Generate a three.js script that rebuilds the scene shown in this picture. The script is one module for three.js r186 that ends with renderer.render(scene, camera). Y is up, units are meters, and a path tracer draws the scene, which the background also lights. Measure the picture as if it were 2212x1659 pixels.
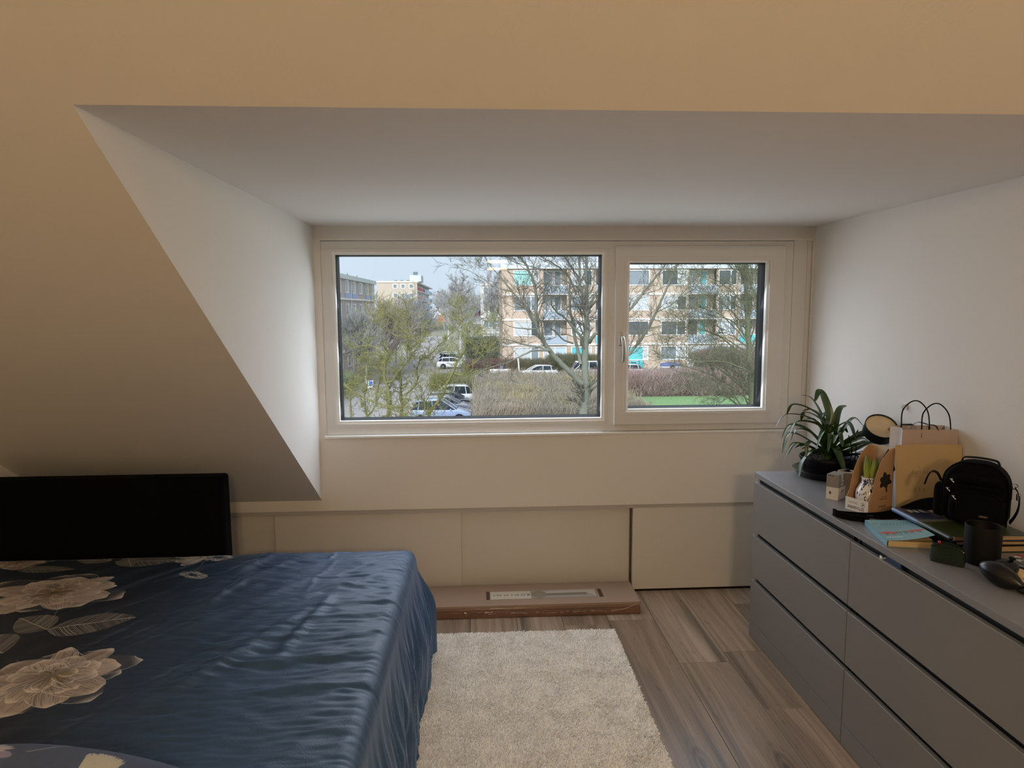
import * as THREE from 'three';
import { RoundedBoxGeometry } from 'three/addons/geometries/RoundedBoxGeometry.js';
import { mergeGeometries, mergeVertices, toCreasedNormals } from 'three/addons/utils/BufferGeometryUtils.js';
import { RectAreaLightUniformsLib } from 'three/addons/lights/RectAreaLightUniformsLib.js';
import { ImprovedNoise } from 'three/addons/math/ImprovedNoise.js';

// ---------- camera, sky, lights, exposure ----------
const V = (x, y, z) => new THREE.Vector3(x, y, z);
const scene = new THREE.Scene();
const camera = new THREE.PerspectiveCamera(58.99, 2212 / 1659, 0.05, 900);
camera.position.set(0, 1.5229, 3.4826);
{ // turned a little to the right and down, with a slight roll
  const yaw = 0.0536, pitch = -0.1106, roll = -0.0053;
  camera.quaternion.setFromEuler(new THREE.Euler(pitch, -yaw, roll, 'YXZ'));
}
const SKY = { top: [0.90, 1.06, 1.22], low: [0.71, 0.87, 1.02] };
{ // an overcast winter sky, the same all the way round, a little paler towards the horizon
  const W = 256, H = 128, data = new Float32Array(W * H * 4), n = new ImprovedNoise();
  for (let y = 0; y < H; y++) for (let x = 0; x < W; x++) {
    const el = ((y + 0.5) / H - 0.5) * Math.PI, az = (x / W) * 2 * Math.PI, s = Math.max(0, Math.sin(el));
    const c = 1 + 0.035 * n.noise(Math.cos(az) * Math.cos(el) * 3, s * 8, Math.sin(az) * Math.cos(el) * 3);
    for (let k = 0; k < 3; k++) data[(y * W + x) * 4 + k] = (SKY.low[k] + (SKY.top[k] - SKY.low[k]) * Math.sqrt(s)) * c;
    data[(y * W + x) * 4 + 3] = 1;
  }
  const t = new THREE.DataTexture(data, W, H, THREE.RGBAFormat, THREE.FloatType);
  t.mapping = THREE.EquirectangularReflectionMapping; t.magFilter = THREE.LinearFilter; t.needsUpdate = true;
  scene.background = t;
}
RectAreaLightUniformsLib.init();
const DAY = new THREE.Color(0.83, 0.915, 1.04), DAYLIGHT = 2.5;
function daylight(name, x0, x1, y0, y1) { // the daylight that comes in through one pane: mostly from the sky, so slanting down
  for (let k = 0; k < 3; k++) {
    const h = (y1 - y0) / 3, y = y0 + h * (k + 0.5), l = new THREE.RectAreaLight(DAY, DAYLIGHT, x1 - x0, h);
    l.name = name; l.position.set((x0 + x1) / 2, y, 0.005); l.lookAt((x0 + x1) / 2, y - 0.58, 1.005); scene.add(l);
  }
}
daylight('window_daylight', -0.69, 0.645, 0.96, 1.79);
daylight('window_daylight', 0.795, 1.495, 1.005, 1.75);
const LAMP_AT = V(0.285, 2.07, 5.15), WARM = new THREE.Color(1, 0.735, 0.42), LAMP_POWER = 6.7;
const EXPOSURE = 0.9;

// ---------- helpers ----------
let SEED = 7;
const seed = (s) => { SEED = s >>> 0; };
const rnd = () => { SEED = (SEED + 0x6d2b79f5) >>> 0; let t = Math.imul(SEED ^ (SEED >>> 15), 1 | SEED); t = (t + Math.imul(t ^ (t >>> 7), 61 | t)) ^ t; return ((t ^ (t >>> 14)) >>> 0) / 4294967296; };
const rr = (a, b) => a + (b - a) * rnd();
const clamp = THREE.MathUtils.clamp, lerp = THREE.MathUtils.lerp, sstep = THREE.MathUtils.smoothstep;
const P3 = new ImprovedNoise(), noise = (x, y = 0, z = 0) => P3.noise(x + 31.7, y + 11.3, z + 5.9);
const fbm = (x, y, z = 0, o = 4) => { let s = 0, a = 0.5; for (let i = 0; i < o; i++) { s += a * noise(x, y, z); x *= 2.03; y *= 2.03; z = z * 2.03 + 3.1; a *= 0.5; } return s; };
const used = {};
const numbered = (n) => { const k = (used[n] = (used[n] || 0) + 1); return k === 1 ? n : n + '_' + String(k - 1).padStart(3, '0'); };
function shadows(o) { o.castShadow = true; o.receiveShadow = true; return o; }
function tag(o, label, category, group) { o.userData.label = label; o.userData.category = category; if (group) o.userData.group = group; return o; }
function thing(name, label, category, at = [0, 0, 0], turn = 0, group) {
  const o = new THREE.Group(); o.name = numbered(name); scene.add(o);
  o.position.set(...at); o.rotation.y = turn; return tag(o, label, category, group);
}
function solo(name, geo, mat, label, category, at = [0, 0, 0], turn = 0, group) {
  const o = shadows(new THREE.Mesh(geo, mat)); o.name = numbered(name); o.position.set(...at); o.rotation.y = turn; scene.add(o);
  return tag(o, label, category, group);
}
function part(parent, name, geo, mat, at, rot, label) {
  const o = shadows(new THREE.Mesh(geo, mat)); o.name = name; if (at) o.position.set(...at); if (rot) o.rotation.set(...rot);
  if (label) o.userData.label = label; parent.add(o); return o;
}
function struct(name, geo, mat) { // a piece of the setting: a mesh, or a group for pieces
  const o = geo ? shadows(new THREE.Mesh(geo, mat)) : new THREE.Group(); o.name = name; o.userData.kind = 'structure'; scene.add(o); return o;
}
const stuff = (o) => { o.userData.kind = 'stuff'; return o; };
// uv in metres from the dominant direction of each normal
function boxUV(g, ox = 0, oy = 0) {
  const p = g.attributes.position, n = g.attributes.normal, uv = new Float32Array(p.count * 2);
  for (let i = 0; i < p.count; i++) {
    const a = Math.abs(n.getX(i)), b = Math.abs(n.getY(i)), c = Math.abs(n.getZ(i)), x = p.getX(i), y = p.getY(i), z = p.getZ(i);
    uv[2 * i] = (b >= a && b >= c ? x : a >= c ? z : x) + ox; uv[2 * i + 1] = (b >= a && b >= c ? z : y) + oy;
  }
  g.setAttribute('uv', new THREE.BufferAttribute(uv, 2)); return g;
}
function box(w, h, d, x = 0, y = 0, z = 0, r = 0, seg = 2) { // centred at x y z
  const g = r > 0 ? new RoundedBoxGeometry(w, h, d, seg, Math.min(r, w / 2.01, h / 2.01, d / 2.01)) : new THREE.BoxGeometry(w, h, d);
  g.translate(x, y, z); return boxUV(g);
}
const span = (x0, x1, y0, y1, z0, z1, r = 0, seg = 2) => box(x1 - x0, y1 - y0, z1 - z0, (x0 + x1) / 2, (y0 + y1) / 2, (z0 + z1) / 2, r, seg);
const merge = (...gs) => mergeGeometries(gs.flat().map((g) => { g = g.index ? g.toNonIndexed() : g; for (const k of Object.keys(g.attributes)) if (!['position', 'normal', 'uv'].includes(k)) g.deleteAttribute(k); return g; }));
function poly(pts, depth, bevel = 0, holes = []) { // polygon in x y, extruded along +z from 0
  const s = new THREE.Shape(pts.map((p) => new THREE.Vector2(p[0], p[1])));
  for (const h of holes) s.holes.push(new THREE.Path(h.map((p) => new THREE.Vector2(p[0], p[1]))));
  const g = new THREE.ExtrudeGeometry(s, { depth: depth - 2 * bevel, bevelEnabled: bevel > 0, bevelSize: bevel, bevelThickness: bevel, bevelOffset: -bevel, bevelSegments: 2, curveSegments: 12 });
  if (bevel) g.translate(0, 0, bevel);
  return boxUV(g);
}
const rect = (x0, x1, y0, y1) => [[x0, y0], [x1, y0], [x1, y1], [x0, y1]];
const ring = (o, i, z0, z1, bevel = 0) => poly(rect(...o), z1 - z0, bevel, [rect(...i).reverse()]).translate(0, 0, z0);
const lathe = (pts, seg = 40) => new THREE.LatheGeometry(pts.map((p) => new THREE.Vector2(p[0], p[1])), seg);
const curve = (pts, n = 24) => new THREE.CatmullRomCurve3(pts.map((p) => (p.isVector3 ? p : V(...p)))).getPoints(n);
class Mesher { // collects tubes and quads into one geometry
  constructor() { this.p = []; this.i = []; this.u = []; this.n = []; }
  tube(pts, radii, sides = 6, cap = true) {
    const base = this.p.length / 3, n = pts.length; let up = V(0.31, 0.2, 0.93), len = 0;
    const r = (k) => (typeof radii === 'number' ? radii : Array.isArray(radii) ? radii[k] : radii(k / (n - 1)));
    for (let k = 0; k < n; k++) {
      const t = pts[Math.min(k + 1, n - 1)].clone().sub(pts[Math.max(k - 1, 0)]).normalize();
      if (Math.abs(t.dot(up)) > 0.95) up.set(up.y, up.z, up.x);
      const a = up.clone().addScaledVector(t, -t.dot(up)).normalize(), b = t.clone().cross(a); up.copy(a);
      if (k) len += pts[k].distanceTo(pts[k - 1]);
      for (let s = 0; s < sides; s++) {
        const c = Math.cos((s / sides) * 2 * Math.PI), d = Math.sin((s / sides) * 2 * Math.PI), nx = a.x * c + b.x * d, ny = a.y * c + b.y * d, nz = a.z * c + b.z * d, q = r(k);
        this.p.push(pts[k].x + nx * q, pts[k].y + ny * q, pts[k].z + nz * q); this.n.push(nx, ny, nz); this.u.push(s / sides, len);
      }
    }
    for (let k = 0; k < n - 1; k++) for (let s = 0; s < sides; s++) {
      const a = base + k * sides + s, b = base + k * sides + ((s + 1) % sides); this.i.push(a, b, a + sides, b, b + sides, a + sides);
    }
    if (cap) for (let s = 1; s < sides - 1; s++) { this.i.push(base, base + s + 1, base + s); const e = base + (n - 1) * sides; this.i.push(e, e + s, e + s + 1); }
    return this;
  }
  get empty() { return !this.i.length; }
  geo() {
    const g = new THREE.BufferGeometry();
    g.setAttribute('position', new THREE.Float32BufferAttribute(this.p, 3)); g.setAttribute('normal', new THREE.Float32BufferAttribute(this.n, 3)); g.setAttribute('uv', new THREE.Float32BufferAttribute(this.u, 2)); g.setIndex(this.i); return g;
  }
}
const tube = (pts, radii, sides = 8) => new Mesher().tube(pts.map((p) => (p.isVector3 ? p : V(...p))), radii, sides).geo();
function ribbon(pts, width, thick, side) { // a strap along pts; side(k) gives the direction across it
  const P = [], I = [], n = pts.length;
  for (let k = 0; k < n; k++) {
    const t = pts[Math.min(k + 1, n - 1)].clone().sub(pts[Math.max(k - 1, 0)]).normalize(), w = (typeof side === 'function' ? side(k / (n - 1)) : side).clone();
    w.addScaledVector(t, -w.dot(t)).normalize(); const m = t.clone().cross(w);
    const h = (typeof width === 'function' ? width(k / (n - 1)) : width) / 2;
    for (const [a, b] of [[-1, -1], [1, -1], [1, 1], [-1, 1]]) P.push(pts[k].x + w.x * a * h + m.x * b * thick / 2, pts[k].y + w.y * a * h + m.y * b * thick / 2, pts[k].z + w.z * a * h + m.z * b * thick / 2);
  }
  for (let k = 0; k < n - 1; k++) for (let s = 0; s < 4; s++) { const a = k * 4 + s, b = k * 4 + ((s + 1) % 4); I.push(a, b, a + 4, b, b + 4, a + 4); }
  I.push(0, 2, 1, 0, 3, 2); const e = (n - 1) * 4; I.push(e, e + 1, e + 2, e, e + 2, e + 3);
  const g = new THREE.BufferGeometry(); g.setAttribute('position', new THREE.Float32BufferAttribute(P, 3)); g.setIndex(I);
  g.computeVertexNormals(); const c = toCreasedNormals(g, 0.7); return boxUV(c);
}
function grid(nu, nv, f) { // f(u, v) -> [x, y, z]; uv are the grid's own
  const P = [], U = [], I = [];
  for (let j = 0; j <= nv; j++) for (let i = 0; i <= nu; i++) { P.push(...f(i / nu, j / nv)); U.push(i / nu, j / nv); }
  for (let j = 0; j < nv; j++) for (let i = 0; i < nu; i++) { const a = j * (nu + 1) + i; I.push(a, a + 1, a + nu + 1, a + 1, a + nu + 2, a + nu + 1); }
  const g = new THREE.BufferGeometry(); g.setAttribute('position', new THREE.Float32BufferAttribute(P, 3)); g.setAttribute('uv', new THREE.Float32BufferAttribute(U, 2)); g.setIndex(I); g.computeVertexNormals(); return g;
}
// ---------- materials ----------
const C = (hex) => new THREE.Color(hex);
const mat = (color, rough = 0.6, more = {}) => new THREE.MeshStandardMaterial({ color: C(color), roughness: rough, ...more });
const phys = (color, rough = 0.6, more = {}) => new THREE.MeshPhysicalMaterial({ color: C(color), roughness: rough, ...more });
function canvasTex(w, h, draw, srgb = true) {
  const c = document.createElement('canvas'); c.width = w; c.height = h; draw(c.getContext('2d'), w, h);
  const t = new THREE.CanvasTexture(c); if (srgb) t.colorSpace = THREE.SRGBColorSpace; t.wrapS = t.wrapT = THREE.RepeatWrapping; t.anisotropy = 8; return t;
}
function greyTex(n, f) { // a grey map of n x n values 0..1
  const d = new Uint8Array(n * n * 4);
  for (let y = 0; y < n; y++) for (let x = 0; x < n; x++) { const v = clamp(f(x / n, y / n), 0, 1) * 255, o = (y * n + x) * 4; d[o] = d[o + 1] = d[o + 2] = v; d[o + 3] = 255; }
  const t = new THREE.DataTexture(d, n, n); t.magFilter = THREE.LinearFilter; t.wrapS = t.wrapT = THREE.RepeatWrapping; t.needsUpdate = true; return t;
}
const tileNoise = (x, y, k, s = 0) => { const a = x * 2 * Math.PI, b = y * 2 * Math.PI; return noise(Math.cos(a) * k + s, Math.sin(a) * k + Math.cos(b) * k, Math.sin(b) * k + s); };
const rep = (t, u, v) => { const c = t.clone(); c.repeat.set(u, v); c.needsUpdate = true; return c; };
const roller = greyTex(256, (x, y) => 0.5 + 0.5 * tileNoise(x, y, 9) + 0.35 * tileNoise(x, y, 22, 4));
const wallPaint = mat('#e6e2dc', 0.85, { bumpMap: rep(roller, 3, 3), bumpScale: 0.0002 });
const trimPaint = mat('#e4ddd2', 0.5);
const pvc = mat('#dedcd8', 0.38);
const doorPaint = mat('#dcd8d1', 0.45);
const blackPlastic = phys('#0b0b0c', 0.45, { specularIntensity: 0.6 }), blackMatte = phys('#070708', 0.75, { specularIntensity: 0.4 }), chrome = mat('#b8b8b8', 0.25, { metalness: 1 });
const pane = phys('#ffffff', 0, { transmission: 1, thickness: 0, ior: 1.5 });
// ---------- the room ----------
const XL = -2.07, XR = 1.754, DX = -0.80, HC = 1.934, ZT = 2.025, SL = 0.691, Y0 = 0.534, ZF = 6.6, HF = 2.62, ZH = (HF - Y0) / SL, LEDGE = 0.486;
{ // floor of grey-brown oak planks running towards the window
  const f = struct('floor');
  part(f, 'subfloor', span(XL - 0.1, XR + 0.1, -0.15, -0.013, -0.2, ZF + 0.1), mat('#6b5d4d', 0.9));
  const grain = [0, 1, 2, 3].map((k) => canvasTex(256, 1024, (g, w, h) => {
    seed(100 + k); const base = [[152, 133, 114], [144, 126, 108], [158, 140, 122], [137, 119, 102]][k];
    const img = g.createImageData(w, h);
    for (let y = 0; y < h; y++) for (let x = 0; x < w; x++) {
      const u = x / w, v = y / h, warp = fbm(u * 2 + k * 9, v * 1.6, 1, 3) * 0.55;
      let t = fbm((u + warp) * 7 + k * 5, v * 1.3, 2, 3) * 0.55 + fbm(u * 46 + k, v * 3.2, 4, 2) * 0.32 + fbm(u * 120, v * 14, 7, 2) * 0.16;
      const kx = [0.62, 0.3, 0.75, 0.5][k], ky = [0.3, 0.72, 0.55, 0.2][k], kd = Math.hypot((u - kx) * 3.2, (v - ky) * 9);
      t -= 0.75 * Math.exp(-kd * kd * 5) * (0.7 + 0.3 * Math.sin(kd * 24));
      t -= 0.5 * sstep(fbm(u * 3.1 + k * 3 + warp, v * 0.9 + k, 9, 2), 0.12, 0.36);
      const o = (y * w + x) * 4, m = 1 + t * 0.62;
      for (let c = 0; c < 3; c++) img.data[o + c] = clamp(base[c] * (c === 2 ? m * 1.0 : m), 0, 255); img.data[o + 3] = 255;
    }
    g.putImageData(img, 0, 0);
  }));
  const rough = greyTex(128, (x, y) => 0.55 + 0.2 * tileNoise(x, y, 7));
  const oak = grain.map((t) => mat('#ffffff', 0.62, { map: t, roughnessMap: rough, bumpMap: t, bumpScale: 0.0006 }));
  const W = 0.2255, L = 1.29, kinds = [];
  for (let k = 0; k < 4; k++) for (let v = 0; v < 3; v++) {
    const g = box(W - 0.0016, 0.0125, L - 0.0016, 0, -0.00625, 0, 0.0012, 1), p = g.attributes.position, u = g.attributes.uv;
    for (let i = 0; i < p.count; i++) u.setXY(i, (p.getX(i) / W + 0.5) * 0.98 + 0.01, (p.getZ(i) / L) * 0.62 + 0.3 * v + 0.3);
    kinds.push([g, oak[k]]);
  }
  seed(5); let last = 0;
  for (let i = 0; i < 17; i++) {
    const x = 0.8625 + W * (i - 12.5);
    if (x + W / 2 < XL || x - W / 2 > XR) continue;
    const first = i === 13 ? 0.75 - L : -0.12 - L * ((i * 0.37 + 0.21) % 1);
    for (let z = first + L / 2; z - L / 2 < ZF; z += L) {
      if (z + L / 2 < -0.1) continue;
      let k = Math.floor(rnd() * kinds.length); if (k === last) k = (k + 4) % kinds.length; last = k;
      part(f, 'plank', kinds[k][0], kinds[k][1], [x, 0, z], rnd() < 0.5 ? [0, Math.PI, 0] : [0, 0, 0]);
    }
  }
}
const T = 0.12;
struct('wall_left', span(XL - T, XL, -0.15, HF + 0.3, -0.25, ZF + T), wallPaint);
struct('wall_right', span(XR, XR + T, -0.15, HF + 0.3, -0.25, ZF + T), wallPaint);
{ // the wall behind the camera, painted dark, with two narrow white doors (mirrored in the panes)
  const dark = mat('#6e5f52', 0.85);
  struct('wall_near', span(XL, XR, 0, HF + 0.1, ZF, ZF + T), dark);
  [[0.34, 0.80, 1.98], [-1.60, -1.34, 1.98]].forEach(([x0, x1, h], k) => {
    const d = struct('door_' + (k + 6));
    part(d, 'door_leaf', span(x0 + 0.03, x1 - 0.03, 0.008, h - 0.03, ZF - 0.045, ZF - 0.012, 0.002), doorPaint);
    part(d, 'door_frame', poly([[x0, 0], [x0 + 0.028, 0], [x0 + 0.028, h - 0.028], [x1 - 0.028, h - 0.028], [x1 - 0.028, 0], [x1, 0], [x1, h], [x0, h]], 0.05).translate(0, 0, ZF - 0.051), trimPaint);
    part(d, 'door_handle', tube([[x1 - 0.07, 1.04, ZF - 0.05], [x1 - 0.07, 1.04, ZF - 0.09], [x1 - 0.09, 1.04, ZF - 0.1], [x1 - 0.16, 1.04, ZF - 0.1]], 0.009), chrome);
  });
}
{ // sloping roof lining with the dormer cut into it, the dormer's flat ceiling, and the flat ceiling behind
  const c = struct('ceiling'), th = 0.13, yAt = (z) => Y0 + SL * z;
  const prof = (z0, z1, x0, x1) => { // a slab under the roof between two distances from the window
    const g = poly([[-z0, yAt(z0)], [-z1, yAt(z1)], [-z1, yAt(z1) + th], [-z0, yAt(z0) + th]], x1 - x0);
    g.rotateY(Math.PI / 2); g.translate(x0, 0, 0); return boxUV(g);
  };
  part(c, 'sloped_ceiling', mergeVertices(merge(prof(-0.16, ZH, XL - 0.02, DX - 0.06), prof(ZT, ZH, DX - 0.06, XR + 0.02))), wallPaint);
  part(c, 'flat_ceiling', span(XL - 0.02, XR + 0.02, HF, HF + 0.1, ZH - 0.02, ZF + 0.05), wallPaint);
  part(c, 'dormer_ceiling', span(DX - 0.02, XR + 0.02, HC, HC + 0.1, -0.2, ZT), wallPaint);
}
{ // dormer cheek: the triangular side wall of the recess
  const g = poly([[0.14, Y0 - 0.14 * SL], [-ZT, Y0 + ZT * SL], [0.14, HC + 0.06]], 0.06); g.rotateY(Math.PI / 2); g.translate(DX - 0.06, 0, 0);
  struct('wall_dormer', boxUV(g), wallPaint);
}
const WO = [-0.765, 1.748, 0.88, 1.864]; // the window opening in the far wall
{
  const zf = 0.012, w = struct('wall_far');
  part(w, 'lining', merge(
    span(XL, DX - 0.06, LEDGE, Y0 + 0.06, -T, zf), // behind the knee wall on the left, only its edge shows below the slope
    span(DX - 0.06, XR, LEDGE, WO[2], -T, zf), span(DX - 0.06, WO[0], WO[2], HC + 0.02, -T, zf), span(WO[1], XR, WO[2], HC + 0.02, -T, zf),
    span(WO[0], WO[1], WO[3], HC + 0.02, -T, zf - 0.004)), wallPaint);
  part(w, 'backing', span(XL, XR, -0.15, LEDGE, -0.25, -0.12), wallPaint);
}
struct('trim_1', merge(span(XL, XR, 0.4645, LEDGE, -0.12, 0.003, 0.001, 1)), mat('#bdb9b3', 0.55)); // the sliding-door track under the ledge
[ // white sliding panels of the knee wall, one behind the other
  [XL, -1.045, -0.062, -0.046], [-1.058, -0.087, -0.044, -0.028], [-0.1, 0.822, -0.066, -0.05], [0.831, XR, -0.028, -0.002],
].forEach(([x0, x1, z0, z1], k) => struct('door_' + (k + 2), span(x0, x1, k === 3 ? 0.012 : 0.004, 0.4655, z0, z1, 0.0012, 1), doorPaint));
struct('door_track', span(XL, XR, -0.02, 0.002, -0.13, -0.004), mat('#3b2d22', 0.7)).name = 'trim_2';
{ // the window: fixed pane on the left, opening sash on the right
  const w = struct('window_1'), gasket = mat('#08090a', 0.6), bead = mat('#f2f2f0', 0.35);
  const A = [-0.698, 0.653, 0.953, 1.795], B = [0.79, 1.506, 0.998, 1.752], S = [0.716, 1.601, 0.916, 1.836];
  part(w, 'window_frame', merge(
    poly(rect(WO[0], 1.648, WO[2] + 0.002, WO[3] - 0.002), 0.085, 0.002, [rect(A[0] - 0.016, A[1] + 0.016, A[2] - 0.016, A[3] + 0.016).reverse(), rect(0.735, 1.58, 0.935, 1.815).reverse()]).translate(0, 0, -0.08),
    ring([A[0] - 0.03, A[1] + 0.03, A[2] - 0.03, A[3] + 0.03], [A[0] - 0.014, A[1] + 0.014, A[2] - 0.014, A[3] + 0.014], 0.003, 0.0065, 0.001)), pvc);
  part(w, 'filler_panel', merge(span(1.65, 1.722, WO[2], WO[3], -0.08, 0.002, 0.0015, 1), span(1.724, 1.747, WO[2], WO[3], -0.08, -0.002, 0.0015, 1)), pvc);
  const sash = part(w, 'sash', merge(ring(S, [B[0] - 0.012, B[1] + 0.012, B[2] - 0.012, B[3] + 0.012], -0.06, 0.024, 0.004), ring([B[0] - 0.028, B[1] + 0.028, B[2] - 0.028, B[3] + 0.028], [B[0] - 0.012, B[1] + 0.012, B[2] - 0.012, B[3] + 0.012], 0.018, 0.0265, 0.001)), pvc);
  for (const [q, z] of [[A, 0.002], [B, 0.018]]) {
    const o = q === A ? w : sash;
    part(o, 'glazing_bead', ring([q[0] - 0.017, q[1] + 0.017, q[2] - 0.017, q[3] + 0.017], [q[0], q[1], q[2], q[3]], z - 0.028, z - 0.001, 0.001), bead);
    part(o, 'gasket', ring([q[0] - 0.017, q[1] + 0.017, q[2] - 0.017, q[3] + 0.017], [q[0] + 0.0025, q[1] - 0.0025, q[2] + 0.0025, q[3] - 0.0025], z - 0.112, z - 0.03), gasket);
    part(o, 'pane', new THREE.PlaneGeometry(q[1] - q[0] + 0.01, q[3] - q[2] + 0.01), pane, [(q[0] + q[1]) / 2, (q[2] + q[3]) / 2, z - 0.048]);
  }
  const hm = mat('#b5b0aa', 0.32, { metalness: 0.85 });
  part(sash, 'handle_rosette', box(0.028, 0.07, 0.012, 0.748, 1.365, 0.03, 0.011, 3), hm);
  part(sash, 'handle', tube(curve([[0.748, 1.372, 0.03], [0.748, 1.374, 0.062], [0.7485, 1.362, 0.072], [0.753, 1.325, 0.076], [0.753, 1.28, 0.074], [0.75, 1.25, 0.071]], 20), (t) => 0.0085 + 0.002 * Math.sin(t * 3), 10), hm);
  part(w, 'window_sill', merge(span(WO[0] - 0.008, 0.66, 0.868, 0.881, -0.02, 0.031, 0.003, 2), span(0.66, 1.745, 0.868, 0.879, -0.02, 0.02, 0.002, 2)), bead);
  part(w, 'hinge', box(0.012, 0.05, 0.018, 1.606, 1.02, 0.012, 0.004), pvc);
}
{ // the ceiling lamp behind the photographer, seen mirrored in the fixed pane
  const l = thing('pendant_lamp', 'round pendant lamp of two warm glowing discs, seen only mirrored in the window pane', 'lamp', [LAMP_AT.x, LAMP_AT.y, LAMP_AT.z]);
  part(l, 'cord', tube([[0, 0.1, 0], [0, HF - LAMP_AT.y, 0]], 0.003, 6), blackMatte);
  part(l, 'ceiling_rose', lathe([[0, 0], [0.05, 0], [0.05, -0.02], [0, -0.03]].map(([a, b]) => [a, b + HF - LAMP_AT.y])), mat('#d8d4cc', 0.5));
  const glow = new THREE.MeshStandardMaterial({ color: C('#000000'), emissive: new THREE.Color(1, 0.68, 0.36), emissiveIntensity: 20, roughness: 0.5 });
  for (const y of [-0.046, 0.046]) {
    part(l, 'glowing_disc', lathe([[0, -0.012], [0.124, -0.012], [0.128, -0.008], [0.128, 0.008], [0.124, 0.012], [0, 0.012]], 40), glow, [0, y, 0]);
    for (const x of [-0.09, 0.09]) { const p = new THREE.PointLight(WARM, LAMP_POWER / 4); p.name = 'pendant_light'; p.position.set(LAMP_AT.x + x, LAMP_AT.y + y, LAMP_AT.z); p.shadow.radius = 0.35; scene.add(p); }
  }
  const spokes = []; for (let k = 0; k < 3; k++) spokes.push(box(0.124, 0.003, 0.004, 0.062, 0, 0).rotateY(k * 2.094));
  part(l, 'lamp_frame', merge(lathe([[0, 0.102], [0.007, 0.1], [0.007, -0.066], [0, -0.067]], 12), ...spokes.map((g) => g.clone().translate(0, 0.0605, 0)), ...spokes.map((g) => g.clone().translate(0, -0.0605, 0))), blackMatte);
}
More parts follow.
